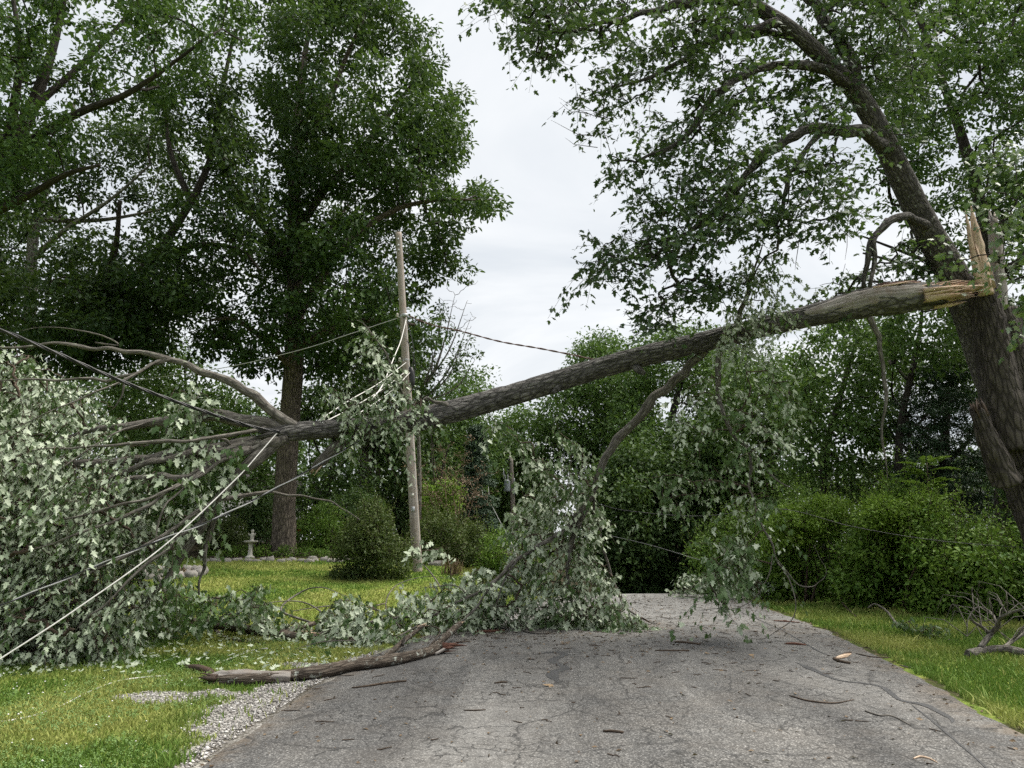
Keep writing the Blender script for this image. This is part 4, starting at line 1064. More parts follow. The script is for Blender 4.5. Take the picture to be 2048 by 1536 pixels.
BR = [[(600, 862, 11.2, .085), (565, 838, 11.1, .075), (510, 792, 11, .07), (470, 766, 10.9, .062), (400, 742, 10.8, .055), (340, 716, 10.6, .045), (250, 704, 10.4, .036), (150, 690, 10.2, .026), (60, 690, 10, .018), (-60, 700, 9.9, .01)],
      [(590, 866, 11.2, .11), (540, 850, 11.1, .098), (480, 840, 11, .092), (420, 833, 10.9, .082), (330, 842, 10.8, .066), (220, 854, 10.6, .045), (100, 880, 10.4, .025)],
      [(575, 872, 11.15, .12), (500, 887, 11.0, .11), (420, 897, 10.9, .10), (340, 910, 10.7, .085), (230, 926, 10.5, .06), (90, 930, 10.3, .04), (-80, 945, 10.1, .02)],
      [(570, 876, 11.1, .09), (480, 896, 10.9, .075), (400, 905, 10.7, .06), (300, 925, 10.4, .045), (180, 970, 10.2, .025)],
      [(560, 880, 11.1, .09), (480, 905, 10.8, .072), (420, 932, 10.6, .062), (380, 955, 10.5, .05), (320, 952, 10.4, .042), (260, 958, 10.3, .035), (150, 992, 10.1, .022), (30, 1010, 10, .012)],
      [(552, 884, 11.1, .115), (505, 925, 10.9, .10), (460, 968, 10.8, .085), (410, 1040, 10.7, .066), (370, 1100, 10.6, .05), (330, 1160, 10.5, .035), (290, 1220, 10.4, .02)],
      [(440, 1000, 10.8, .05), (415, 1070, 10.9, .042), (412, 1110, 10.9, .038), (402, 1150, 10.9, .02), (398, 1190, 10.9, .012)],
      [(420, 1010, 10.8, .04), (470, 992, 11.2, .033), (540, 986, 11.6, .026), (600, 988, 11.9, .02), (660, 1005, 12.1, .013), (720, 1040, 12.2, .006)],
      [(340, 716, 10.6, .035), (300, 735, 10.5, .028), (240, 755, 10.4, .024), (150, 760, 10.2, .018), (0, 762, 10, .01)],
      [(190, 685, 10.3, .014), (240, 690, 10.4, .013), (200, 670, 10.3, .01), (120, 655, 10.2, .007), (40, 662, 10.1, .004)],
      [(250, 755, 10.4, .016), (245, 790, 10.4, .014), (230, 815, 10.4, .008)],
      [(700, 640 + 230, 11.6, .10), (670, 900, 11.55, .09), (645, 922, 11.5, .085), (628, 938, 11.5, .05)],
      [(905, 828, 11.9, .06), (890, 808, 11.85, .04), (870, 800, 11.8, .025), (845, 802, 11.7, .012)],
      [(840, 830, 11.7, .03), (800, 770, 11.55, .022), (770, 710, 11.5, .016), (735, 655, 11.45, .01), (712, 640, 11.4, .004)],
      [(1740, 635, 11.8, .05), (1762, 700, 11.8, .035), (1770, 790, 11.8, .028), (1768, 880, 11.8, .018), (1775, 960, 11.8, .008)],
      [(1440, 700, 11.8, .06), (1437, 760, 11.7, .05), (1440, 820, 11.6, .04), (1470, 870, 11.5, .035), (1500, 900, 11.4, .028), (1540, 950, 11.35, .018), (1580, 975, 11.3, .01)],
      [(1470, 670, 11.8, .05), (1490, 600, 11.6, .035), (1510, 540, 11.5, .022), (1525, 490, 11.4, .01)],
      [(1500, 905, 11.4, .024), (1505, 1000, 11.35, .018), (1530, 1060, 11.3, .016), (1555, 1120, 11.3, .013), (1585, 1180, 11.25, .010), (1580, 1240, 11.2, .007), (1530, 1275, 11.2, .005), (1480, 1270, 11.2, .003)],
      [(1555, 1120, 11.3, .009), (1600, 1170, 11.3, .008), (1640, 1165, 11.35, .006), (1650, 1140, 11.35, .004), (1628, 1090, 11.35, .003)],
      [(1545, 1110, 11.3, .008), (1530, 1170, 11.2, .007), (1480, 1215, 11.1, .006), (1405, 1220, 11.0, .004)],
      [(480, 900, 10.9, .03), (450, 880, 10.8, .025), (420, 876, 10.7, .018), (395, 885, 10.7, .01)],
      [(330, 842, 10.8, .03), (335, 870, 10.8, .025), (330, 885, 10.8, .02), (290, 892, 10.7, .01)]]
skf = [catmull(TR, step=.3)[-8:, :3]]
BR += [[(500, 895, 10.85, .035), (380, 958, 10.3, .03), (300, 1008, 9.9, .025), (190, 1058, 9.6, .018), (60, 1100, 9.4, .008)],
       [(462, 966, 10.8, .034), (360, 1050, 10.2, .028), (250, 1112, 9.8, .02), (120, 1182, 9.5, .008)],
       [(412, 1036, 10.7, .03), (330, 1100, 10.1, .024), (230, 1190, 9.7, .016), (150, 1262, 9.5, .006)],
       [(545, 850, 11.1, .035), (450, 872, 10.6, .03), (330, 884, 10.1, .024), (180, 892, 9.8, .016), (60, 902, 9.6, .007)],
       [(425, 930, 10.6, .028), (330, 985, 10.0, .022), (200, 1022, 9.7, .015), (40, 1052, 9.5, .006)],
       [(330, 716, 10.6, .02), (230, 770, 10.0, .016), (120, 812, 9.6, .011), (20, 860, 9.4, .005)],
       [(380, 958, 10.3, .018), (330, 1010, 10.0, .014), (310, 1080, 9.9, .009), (300, 1130, 9.9, .004)],
       [(300, 842, 10.7, .016), (220, 870, 10.2, .012), (130, 930, 9.8, .008), (70, 980, 9.7, .004)]]
for k, l in enumerate(BR):
    lp = kink(px_pts(l), .016 if l[0][3] > .02 else .010, 700 + k, .28)
    lp[:, 2] = np.maximum(lp[:, 2], [surf(a, b) + .02 for a, b in lp[:, :2]])
    limb('limb' if l[0][3] > .045 else 'branch', lp, BK_BRANCH, FT, sides=14 if l[0][3] > .04 else 8, step=.07, lump=.10, ridge=.05, seed=40 + k)
    if k != 11: skf.append(catmull(lp, step=.15)[:, :3])
sk = np.vstack(skf)
splinters(FT, P(640, 928, 11.5), P(622, 950, 11.5) - P(645, 922, 11.5), 9, .24, .05, WD_FRESH, rg, wide=.016)
ql = []
FP = [([(-160, 720), (40, 690), (110, 745), (225, 790), (250, 850), (190, 885), (225, 905), (270, 960), (320, 1020), (325, 1080), (310, 1150), (285, 1230), (225, 1285), (200, 1335), (60, 1345), (-160, 1350)], 10.85, 1.15, 980, .2, .94),
      ([(-160, 760), (60, 770), (200, 830), (240, 900), (250, 1000), (270, 1080), (60, 1110), (-160, 1110)], 9.75, .45, 130, .38, .92),
      ([(-160, 1090), (60, 1080), (200, 1120), (290, 1160), (280, 1230), (225, 1285), (200, 1335), (60, 1345), (-160, 1350)], 10.0, .7, 230, .2, .92),
      ([(230, 890), (420, 905), (455, 950), (430, 1040), (340, 1130), (260, 1010)], 10.7, .7, 34, .0, .8),
      ([(335, 790), (380, 770), (440, 800), (400, 840), (340, 835)], 10.7, .3, 14, 0, .75),
      ([(355, 880), (440, 870), (500, 900), (430, 925), (360, 915)], 10.75, .3, 12, 0, .6),
      ([(702, 638), (735, 640), (770, 700), (805, 770), (852, 800), (835, 850), (690, 845), (648, 795), (660, 765), (730, 790), (780, 770), (745, 710)], 11.45, .35, 58, 0, .84),
      ([(690, 850), (760, 850), (730, 880), (690, 880)], 11.35, .1, 6, 0, .7),
      ([(1480, 505), (1520, 470), (1575, 520), (1580, 620), (1545, 690), (1500, 720), (1440, 700), (1445, 620), (1490, 560)], 11.4, .5, 52, .1, .85),
      ([(1440, 700), (1550, 690), (1590, 740), (1600, 840), (1560, 900), (1480, 890), (1400, 870), (1330, 830), (1350, 780)], 11.5, .6, 38, .34, .74),
      ([(1340, 830), (1480, 890), (1560, 900), (1590, 1000), (1560, 1060), (1580, 1110), (1490, 1150), (1430, 1170), (1420, 1080), (1470, 1000), (1430, 960), (1350, 930)], 11.4, .5, 33, .36, .33),
      ([(1405, 1060), (1500, 1080), (1490, 1160), (1440, 1205), (1410, 1160)], 11.3, .3, 16, 0, .1),
      ([(1300, 950), (1350, 930), (1420, 960), (1400, 1010), (1310, 1015)], 11.7, .3, 14, 0, .05)]
for poly, d, hd, n, cv, sv in FP:
    C = clamp_ground(fill(poly, d, hd, n, rg, None, cv, 1.3), .12)
    Pm, Rm = grow(sk, C, rg, .0045, cap=.022, bow=.02, updown=0)
    wood_part(FT, 'twigs', Pm, Rm, BK_TWIG, 4)
    q, tw = sprays(C, rg, 22, .75, .112 if d < 11.35 and n < 50 else .086, .8, None, silver=sv, hang=.8, coh=True)
    clamp_ground(q[0], .04)
    wood_part(FT, 'twigs', tw, np.broadcast_to(A(.004, .0035, .003, .002), (len(tw), 4)), BK_TWIG, 3)
    ql.append(q)
foliage(FT, cat_q(ql), LF_SILVER, 300)

# ---------------------------------------------------------------- limb broken off the stem, standing on its own leaves in the road
BB = [[(1412, 700, 12.2, .075), (1385, 728, 12.3, .085), (1330, 775, 12.4, .082), (1280, 830, 12.6, .078), (1235, 880, 12.8, .074), (1200, 940, 12.9, .07), (1178, 1000, 13.0, .062), (1160, 1040, 13.1, .052)],
      [(1178, 1000, 13.0, .055), (1150, 1035, 13.0, .05), (1125, 1060, 12.9, .045), (1108, 1075, 12.8, .03)],
      [(1165, 1030, 13.1, .05), (1140, 1090, 13.2, .042), (1135, 1150, 13.2, .034), (1145, 1210, 13.2, .02)],
      [(1120, 1065, 12.9, .035), (1060, 1105, 12.8, .034), (1020, 1130, 12.7, .036), (985, 1165, 12.6, .03), (940, 1195, 12.5, .024), (880, 1225, 12.4, .016), (840, 1240, 12.3, .008)],
      [(995, 1155, 12.6, .022), (950, 1210, 12.3, .018), (900, 1260, 12.0, .013), (860, 1280, 11.8, .006)],
      [(1185, 985, 13.0, .03), (1195, 1050, 13.4, .025), (1215, 1130, 13.6, .022), (1240, 1190, 13.7, .02), (1270, 1230, 13.6, .014), (1310, 1250, 13.4, .006)],
      [(1035, 1120, 12.7, .018), (1000, 1180, 12.6, .014), (985, 1215, 12.6, .008)],
      [(940, 1195, 12.5, .012), (900, 1170, 12.6, .01), (850, 1175, 12.7, .005)]]
BG = thing('broken_bough', GR(1145, 1250), 'dark broken bough standing in its pale leaves on the road', 'fallen branch')
skb = []
for k, l in enumerate(BB):
    lp = kink(px_pts(l), .018, 800 + k); lp[:, 2] = np.maximum(lp[:, 2], [surf(a, b) + .015 for a, b in lp[:, :2]])
    limb('branch', lp, BK_BRANCH, BG, sides=14, step=.07, lump=.1, ridge=.06, seed=70 + k); skb.append(catmull(lp, step=.12)[:, :3])
sk = np.vstack(skb)
ql = []
for poly, d, hd, n, cv, sv in [([(1005, 1040), (1050, 975), (1130, 960), (1190, 990), (1215, 1050), (1190, 1110), (1235, 1160), (1250, 1230), (1210, 1258), (1060, 1262), (1010, 1225), (960, 1235), (1000, 1160), (1040, 1110)], 13.35, .8, 290, .18, .84),
                               ([(1105, 780), (1130, 850), (1170, 900), (1200, 960), (1170, 1000), (1090, 970), (1070, 930), (1120, 940), (1110, 880)], 12.7, .5, 30, .1, .4),
                               ([(1200, 1200), (1290, 1235), (1300, 1260), (1180, 1262)], 12.8, .3, 24, 0, .45),
                               ([(965, 850), (1010, 840), (1060, 880), (1100, 930), (1080, 960), (1030, 900)], 12.8, .3, 20, 0, .35)]:
    C = clamp_ground(fill(poly, d, hd, n, rg, None, cv, 1.3), .10)
    Pm, Rm = grow(sk, C, rg, .0045, cap=.02, bow=.02, updown=0)
    wood_part(BG, 'twigs', Pm, Rm, BK_TWIG, 4)
    q, tw = sprays(C, rg, 18, .60, .095, .7, None, silver=sv, hang=.8, coh=True)
    clamp_ground(q[0], .03)
    wood_part(BG, 'twigs', tw, np.broadcast_to(A(.004, .0035, .003, .002), (len(tw), 4)), BK_TWIG, 3)
    ql.append(q)
foliage(BG, cat_q(ql), LF_SILVER, 300)

# ---------------------------------------------------------------- shrubs and hedgerow
def shrub(name, label, base, poly, d, hd, n, r, per, size, mat, seed, kind='rhomb', group=None, bm=None, nst=7, carve=.25, cat='shrub', flat=.7, shoots=40):
    rg = np.random.default_rng(seed)
    b = onground(P(base[0], base[1], d))
    T = thing(name, b, label, cat, group)
    C = fill(poly, d, hd, n, rg, None, carve, 14.0 / d)
    C = clamp_ground(C, r * .3)
    top = C[np.argsort(C[:, 2])[len(C) // 3:]]
    sk = [b]
    for k in range(nst):
        e = top[rg.integers(len(top))]; s = b + A(rg.normal() * .25 * hd, rg.normal() * .2, 0); s[2] = surf(s[0], s[1]) - .05
        lp = np.array([np.append(s, .03), np.append(s * .5 + e * .5 + rg.normal(size=3) * .08, .022), np.append(e, .008)])
        limb('stem', lp, bm or BK_TWIG, T, sides=6, step=.3)
        sk.append(catmull(lp, step=.2)[:, :3])
    Pm, Rm = grow(np.vstack(sk), C, rg, .004, cap=.02)
    wood_part(T, 'branches', Pm, Rm, bm or BK_TWIG, 3)
    q = clumps(C, r, per, size, rg, flat)
    if shoots:                      # upright young shoots break the outline
        hi = C[np.argsort(-C[:, 2])[: max(6, len(C) // 2)]]; k = rg.integers(len(hi), size=shoots); K = 16
        s = hi[k] + rg.normal(size=(shoots, 3)) * r * .5; dv = norm(rg.normal(size=(shoots, 3)) * .35 + A(0, -.15, 1)); L = r * (1.0 + 1.5 * rg.random(shoots))
        u = np.linspace(.1, 1, K)
        ps = (s[:, None] + dv[:, None] * (L[:, None] * u)[..., None]).reshape(-1, 3); N = len(ps)
        q2 = (ps, norm(rg.normal(size=(N, 3)) + A(0, 0, .3)), norm(rg.normal(size=(N, 3)) * .6 + A(0, 0, 1)), size * (.6 + .6 * rg.random(N)) * np.tile(1.1 - .5 * u, shoots), np.clip(rg.normal(.62, .2, N), 0, 1))
        q = cat_q([q, q2])
        tl = s[:, None] + dv[:, None] * (L[:, None] * A(0, .33, .66, 1))[..., None]
        wood_part(T, 'shoots', tl, np.broadcast_to(A(.006, .005, .004, .002), (shoots, 4)), bm or BK_TWIG, 3)
    V, F, t = leaves5(q, kind)
    V[:, 2] = np.maximum(V[:, 2], Z(V[:, 0], V[:, 1]) + .01)
    link('crown', mesh('crown', V, F, mat, {'tint': t}), T)
    return T
LF_VINE = leaf_mat('vine_leaf', (.060, .125, .022), (.14, .23, .036), trans=.3)
HG = 'shrubs of the hedgerow'
shrub('hedge_shrub', 'hedgerow shrub at the road crest, farthest of the row', (1480, 1180), [(1395, 1185), (1385, 1110), (1420, 1060), (1470, 1035), (1530, 1020), (1570, 1060), (1575, 1192)], 22.3, 1.3, 130, .42, 80, .10, LF_VINE, 201, 'rhomb', HG, carve=.36, shoots=150)
shrub('hedge_shrub', 'yellow-green topped hedgerow shrub behind the hanging leaves', (1610, 1195), [(1530, 1195), (1535, 1060), (1560, 1005), (1585, 1030), (1625, 985), (1655, 1030), (1690, 1000), (1720, 1055), (1715, 1222)], 19.8, 1.3, 140, .42, 85, .115, LF_HEDGE, 202, 'rhomb', HG, carve=.36, shoots=150)
shrub('hedge_shrub', 'broad dark hedgerow shrub in the middle of the row', (1750, 1205), [(1680, 1212), (1675, 1050), (1705, 1070), (1745, 995), (1775, 1040), (1800, 960), (1835, 990), (1850, 1060), (1880, 1085), (1865, 1240)], 17.3, 1.2, 150, .42, 90, .11, LF_HEDGE, 203, 'rhomb', HG, carve=.36, shoots=150)
shrub('hedge_shrub', 'dark hedgerow shrub under the fern-leaved sapling', (1890, 1225), [(1830, 1232), (1830, 1075), (1862, 1010), (1890, 1075), (1930, 1085), (1955, 1040), (1985, 1095), (1980, 1256)], 15.6, 1.1, 130, .40, 95, .10, LF_HEDGE, 204, 'rhomb', HG, carve=.36, shoots=150)
shrub('hedge_shrub', 'nearest hedgerow shrub beside the maple butt', (2030, 1235), [(1945, 1245), (1945, 1110), (1985, 1060), (2020, 1095), (2060, 1050), (2180, 1060), (2180, 1276)], 14.5, 1.1, 150, .40, 95, .10, LF_HEDGE, 205, 'rhomb', HG, carve=.36, shoots=150)
for k, (bx, by, d, poly) in enumerate([(1600, 1020, 18.6, [(1530, 1100), (1550, 1025), (1580, 1005), (1600, 1018), (1640, 992), (1690, 1005), (1720, 1040), (1660, 1075), (1590, 1085)]), (1800, 1020, 16.2, [(1720, 1060), (1735, 1010), (1770, 995), (1800, 1012), (1840, 985), (1890, 1010), (1900, 1060), (1800, 1075)])]):
    shrub('vine_thicket', ['bright lime vine growth over the hedgerow beside the hanging leaves', 'bright lime vine growth on the hedgerow below the sapling'][k], (bx, by), poly, d, .8, 130, .25, 70, .08, LF_LIME, 210 + k, 'rhomb', 'lime vine growth on the hedgerow', nst=3, carve=.3, cat='vine')
# fern-leaved sapling
def sapling(px, d, top, label, seed):
    rg = np.random.default_rng(seed); b = onground(P(px, 1150, d)); t = P(px + 4, top, d)
    T = thing('ailanthus_sapling', b, label, 'sapling')
    lp = np.array([np.append(b, .035), np.append((b + t) / 2 + A(.05, 0, 0), .028), np.append(t, .012)])
    limb('trunk', lp, BK_TWIG, T, sides=8, step=.2)
    c = catmull(lp, step=.1)[:, :3]
    for k in range(20):
        s = c[int(len(c) * (.60 + .39 * rg.random()))]; a = rg.random() * 2 * pi; L = .5 + .35 * rg.random()
        e = A(cos(a), sin(a) * .8, .35 + .4 * rg.random())
        u = np.linspace(.1, 1, 13)[:, None]
        p = s + e * L * u + A(0, 0, -1) * (.35 * L * u ** 2)
        sd = norm(np.cross(e, A(0, 0, 1)))
        pos = np.vstack([p, p]); tip = np.vstack([np.tile(sd, (13, 1)), np.tile(-sd, (13, 1))]) + e * .5 + A(0, 0, -.25)
        V, F, t_ = leaves(pos, tip, np.tile(A(0, 0, 1), (26, 1)) + rg.normal(size=(26, 3)) * .2, .15 * np.sin(pi * np.tile(u[:, 0] * .8 + .12, 2)) + .03, 'rhomb', np.clip(rg.normal(.55, .2, 26), 0, 1))
        link('frond', mesh('frond', V, F, LF_LIME, {'tint': t_}), T)
sapling(1850, 16.6, 925, 'fern-leaved sapling standing up out of the hedgerow', 220)
shrub('azalea_bush', 'large rounded olive bush on the lawn beside the near pole', (740, 1160), [(662, 1155), (680, 1085), (705, 1040), (735, 1005), (775, 1022), (812, 1075), (818, 1150), (760, 1168), (700, 1165)], 20.5, 1.0, 190, .24, 85, .075, LF_AZ, 230, carve=.33, shoots=200)
shrub('border_shrub', 'olive shrub just beyond the near pole base', (880, 1135), [(820, 1130), (826, 1050), (870, 1015), (940, 1030), (975, 1080), (985, 1140), (900, 1142)], 24.5, 1.2, 140, .30, 80, .09, LF_AZ, 231, carve=.33, shoots=120)
shrub('border_shrub', 'green shrub half hidden behind the bough on the road', (1030, 1140), [(960, 1140), (975, 1080), (1020, 1060), (1080, 1075), (1110, 1110), (1100, 1160)], 23, 1.0, 90, .3, 80, .09, LF_HEDGE, 232)
shrub('border_shrub', 'small dim shrub beside the bird bath', (445, 1105), [(400, 1108), (410, 1055), (450, 1035), (490, 1045), (492, 1100)], 28, .9, 70, .27, 80, .085, LF_AZ, 233)
shrub('border_shrub', 'green border shrub on the lit side of the oak trunk', (640, 1105), [(592, 1108), (600, 1040), (640, 1005), (680, 1020), (700, 1075), (690, 1112)], 28.5, 1.0, 90, .3, 80, .09, LF_HEDGE, 234)
shrub('border_shrub', 'tall dark shrub between the oak trunk and the rounded bush', (690, 1090), [(640, 1095), (650, 1010), (700, 985), (760, 1000), (770, 1090)], 31, 1.2, 110, .36, 80, .10, LF_FARD, 235)
shrub('border_shrub', 'dim shrub screening the pale house', (540, 1085), [(480, 1095), (490, 1020), (520, 990), (560, 1000), (562, 1090)], 31, 1.2, 100, .36, 80, .10, LF_FARD, 236)
shrub('border_shrub', 'dark shrub behind the silvery heap at the lawn edge', (200, 1090), [(60, 1095), (90, 1000), (200, 960), (330, 990), (370, 1095)], 31, 1.5, 150, .42, 80, .11, LF_FARD, 237)
shrub('border_shrub', 'dark shrub at the frame edge behind the silvery heap', (-60, 1100), [(-220, 1110), (-200, 980), (-60, 960), (70, 990), (80, 1105)], 30, 1.5, 130, .42, 80, .11, LF_FARD, 238)
shrub('garden_ground_cover', 'low leafy bed plants along the stone edging by the oak', (560, 1118), [(400, 1122), (420, 1098), (520, 1092), (620, 1096), (720, 1100), (730, 1126), (560, 1126)], 26.6, .7, 110, .16, 60, .07, LF_HEDGE, 239, cat='plants', nst=3, carve=.2, shoots=0)
# brown dead shrub with bare twigs
def bare(name, label, cat, base, tips, d, mat, seed, n, r0=.03, leaf=None, spread=1.0, fork=None, tw=.005):
    rg = np.random.default_rng(seed); b = onground(P(base[0], base[1], d)); T = thing(name, b, label, cat)
    sk = []
    if fork: limb('trunk', np.array([np.append(b, r0 * 1.8), np.append(b * .5 + P(*fork, d) * .5 + A(.06, 0, 0), r0 * 1.6), np.append(P(*fork, d), r0 * 1.3)]), mat, T, sides=8, step=.25, lump=.1)
    for (tx, ty, dd) in tips:
        e = P(tx, ty, d + dd); s = P(*fork, d) + rg.normal(size=3) * A(.02, .02, .25) if fork else b + rg.normal(size=3) * A(.1, .1, 0)
        lp = np.array([np.append(s, r0), np.append(s * .55 + e * .45 + rg.normal(size=3) * .12 + (A(.25, 0, -.1) if fork else 0), r0 * .65), np.append(e, r0 * .15)])
        limb('stem', lp, mat, T, sides=6, step=.25, lump=.1); sk.append(catmull(lp, step=.15)[2:, :3])
    sk = np.vstack(sk); hi = sk[sk[:, 2] > b[2] + .35 * (sk[:, 2].max() - b[2])]
    C = hi[rg.integers(len(hi), size=n)] + rg.normal(size=(n, 3)) * A(.4, .4, .35) * spread + A(0, 0, .2 * spread)
    Pm, Rm = grow(sk, C, rg, tw, cap=.02, bow=-.05, updown=.8)
    wood_part(T, 'twigs', Pm, Rm, mat, 3)
    if leaf:
        Cl = C[rg.random(n) < leaf[0]]
        V, F, t = leaves5(clumps(Cl, leaf[3], leaf[4], leaf[1], rg), 'rhomb'); link('leaves', mesh('leaves', V, F, leaf[2], {'tint': t}), T, kind='stuff')
    return T
bare('dead_shrub', 'brown dead shrub with bare twigs past the near pole', 'shrub', (905, 1110), [(850, 960, 0), (890, 900, .3), (930, 910, -.2), (960, 950, .2), (900, 960, .5), (940, 1000, -.3), (870, 1010, 0)], 27, BK_DEAD, 240, 260, leaf=(.5, .07, LF_BROWN, .2, 14))
bare('bare_tree', 'thin bare grey tree standing up behind the near pole', 'tree', (838, 1090), [(935, 600, .4), (910, 590, 0), (885, 620, -.3), (940, 640, .6), (862, 660, .3), (925, 690, -.4), (950, 720, .2), (900, 640, .3)], 29, BK_PALE, 241, 210, r0=.05, leaf=(.12, .15, LF_OAK, .4, 40), spread=1.1, fork=(834, 800), tw=.008)

# ---------------------------------------------------------------- utility poles and cables
pb = onground(P(834, 1172, 22)); pt_ = P(797, 466, 22.0)
UP = thing('utility_pole', pb, 'weathered grey wooden utility pole leaning over the lawn', 'utility pole')
pole = np.array([np.append(pb + (pb - pt_) / np.linalg.norm(pb - pt_) * .4, .150), np.append(pb * .6 + pt_ * .4, .132), np.append(pb * .2 + pt_ * .8, .110), np.append(pt_, .10)])
limb('shaft', pole, WD_POLE, UP, sides=28, step=.12, lump=.02, ridge=.03, freq=5, seed=3)
def lathe_at(c, prof, sides=14):
    return tube(np.array([np.append(c + A(0, 0, z), r) for r, z in prof]), sides=sides, step=.015)
def on_pole(f, side=0, out=.0):
    c = pb * (1 - f) + pt_ * f
    return c + A(side, -.13 - out, 0)
def box(c, s, rot=0.0, bev=.15):
    c = np.asarray(c, float); h = np.asarray(s, float) / 2
    V = []
    for z in (-1, 1):
        for k in (1 - bev, 1):
            pass
    q = np.array([(-1, -1), (1, -1), (1, 1), (-1, 1)], float)
    rings = [(-1, 1 - bev), (-1 + bev, 1), (1 - bev, 1), (1, 1 - bev)]
    for z, k in rings:
        for a, b in q: V.append((a * k * h[0], b * k * h[1], z * h[2]))
    V = np.array(V); cr, sr = cos(rot), sin(rot)
    V = np.stack([V[:, 0] * cr - V[:, 1] * sr, V[:, 0] * sr + V[:, 1] * cr, V[:, 2]], -1) + c
    F = [(3, 2, 1, 0), (12, 13, 14, 15)]
    for r in range(3):
        for j in range(4): F.append((r * 4 + j, r * 4 + (j + 1) % 4, r * 4 + 4 + (j + 1) % 4, r * 4 + 4 + j))
    return V, np.array(F)
def part_box(name, c, s, mat, par, rot=0.0):
    V, F = box(c, s, rot); return link(name, mesh(name, V, F, mat), par)
for f in (.60, .735, .52, .30):
    c_ = pb * (1 - f) + pt_ * f
    V, F, bk = tube(np.array([np.append(c_ + A(0, 0, z), .152 - .035 * f + (.0 if abs(z) < .03 else -.01)) for z in (-.035, -.03, .03, .035)]), sides=20, step=.03)
    link('clamp_band', mesh('clamp_band', V, F, STEEL, None, True), UP)
for f in (.735, .60):
    V, F, bk = lathe_at(on_pole(f, -.16, .02), [(.02, -.07), (.045, -.05), (.03, -.02), (.045, .01), (.03, .04), (.02, .06)])
    link('insulator', mesh('insulator', V, F, CONC, None, True), UP)
part_box('tag', on_pole(.17, 0, .03), (.10, .012, .14), STEEL, UP)
part_box('tag', on_pole(.21, .01, .03), (.06, .012, .06), WHITEF, UP)
for f in (.975, .955, .94): part_box('bolt', on_pole(f, -.01), (.05, .05, .05), STEEL, UP)
part_box('bracket', on_pole(.735, .08), (.16, .10, .10), STEEL, UP)
limb('pin', np.array([np.append(pt_ + A(.06, -.05, -.3), .015), np.append(pt_ + A(.07, -.05, -.05), .015), np.append(pt_ + A(.07, -.05, .03), .012)]), STEEL, UP, sides=8, step=.1)
V, F, bk = tube(np.array([np.append(on_pole(.515, .17, .08), .05), np.append(on_pole(.53, .19, .08), .085), np.append(on_pole(.56, .19, .08), .085), np.append(on_pole(.575, .17, .08), .05)]), sides=14, step=.06)
link('splice_case', mesh('splice_case', V, F, CABLE, None, True), UP, label='black splice case strapped to the pole')
for k, (f0, f1, s0, s1) in enumerate([(.72, .56, .12, .20), (.66, .54, .10, .24), (.58, .50, .12, .10)]):
    a, b = on_pole(f0, s0, .03), on_pole(f1, s1, .06)
    limb('lead', np.array([np.append(a, .012), np.append((a + b) / 2 + A(.14, 0, -.1), .012), np.append(b, .012)]), CABLE, UP, sides=6, step=.1)
limb('ground_wire', np.array([np.append(on_pole(.02, .12), .008), np.append(on_pole(.4, .11), .008), np.append(on_pole(.73, .09), .008)]), STEEL, UP, sides=5, step=.4)

CABLE_G = plain('cable_grey', (.16, .16, .165), .4, .5)
def cable(name, label, pts, r, mat, sag=0.0, group=None, strands=1):
    c = np.array([P(*q) if len(q) == 3 else GR(q[0], q[1], r) for q in pts])
    c = catmull(c, step=.12)
    T = thing(name, c[len(c) // 2], label, 'cable', group)
    t, u, v = frames(c); s = np.concatenate([[0], np.cumsum(np.linalg.norm(np.diff(c, axis=0), axis=1))])
    for k in range(strands):
        ph = s * 2 * pi / .8 + k * 2 * pi / strands; o = r * 1.05 if strands > 1 else 0
        q = c + o * (np.cos(ph)[:, None] * u + np.sin(ph)[:, None] * v)
        limb('strand', np.column_stack([q, np.full(len(q), r)]), mat[k % len(mat)], T, sides=8, step=.2)
    return T
cable('cable_bundle', 'thick black cable bundle sagging down to the branch fork', [(-90, 635, 8.2), (0, 660, 8.5), (110, 705, 8.8), (250, 765, 9.4), (400, 820, 10.1), (500, 852, 10.7), (560, 864, 10.9)], .0125, [CABLE, CABLE, CABLE], strands=3)
cable('cable', 'taut pale line running from the branch fork down to the near corner', [(556, 864, 10.9), (520, 905, 10.6), (470, 960, 10.2), (330, 1090, 9.3), (150, 1220, 8.5), (0, 1318, 8.0), (-60, 1355, 7.8)], .0085, [CABLE_P])
cable('cable_pair', 'twisted black and white line below the taut pale line', [(742, 868, 11.8), (640, 928, 11.2), (540, 983, 10.8), (420, 1042, 10.2), (300, 1088, 9.8), (150, 1150, 9.4), (0, 1212, 9.0), (-60, 1235, 8.9)], .009, [CABLE, CABLE_A], strands=2)
cable('cable', 'loose pale wire snaking across the near lawn', [(-40, 1452), (0, 1447), (60, 1436), (120, 1415), (180, 1385), (235, 1365), (290, 1357), (335, 1354)], .009, [CABLE_P])
cable('cable', 'short pale wire end poking from the grass behind the log', [(425, 1333), (470, 1315), (510, 1301), (535, 1297, 10.9)], .009, [CABLE_P])
cable('cable', 'brown twisted cable dipping from the pole behind the stem', [(818, 632, 21.7), (865, 650, 21), (920, 662, 20.4), (1000, 683, 19.5), (1080, 697, 18.6), (1160, 713, 17.8), (1260, 735, 16.8)], .012, [CABLE_R, CABLE_R], strands=2)
cable('cable', 'thin wire crossing the oak from the pole to the woods', [(808, 632, 21.9), (700, 668, 22), (600, 700, 22.2), (450, 735, 22.5), (300, 757, 23), (120, 782, 23.5), (-80, 805, 24)], .012, [CABLE_A])
WG = 'wires strung from the pole to the fallen stem'
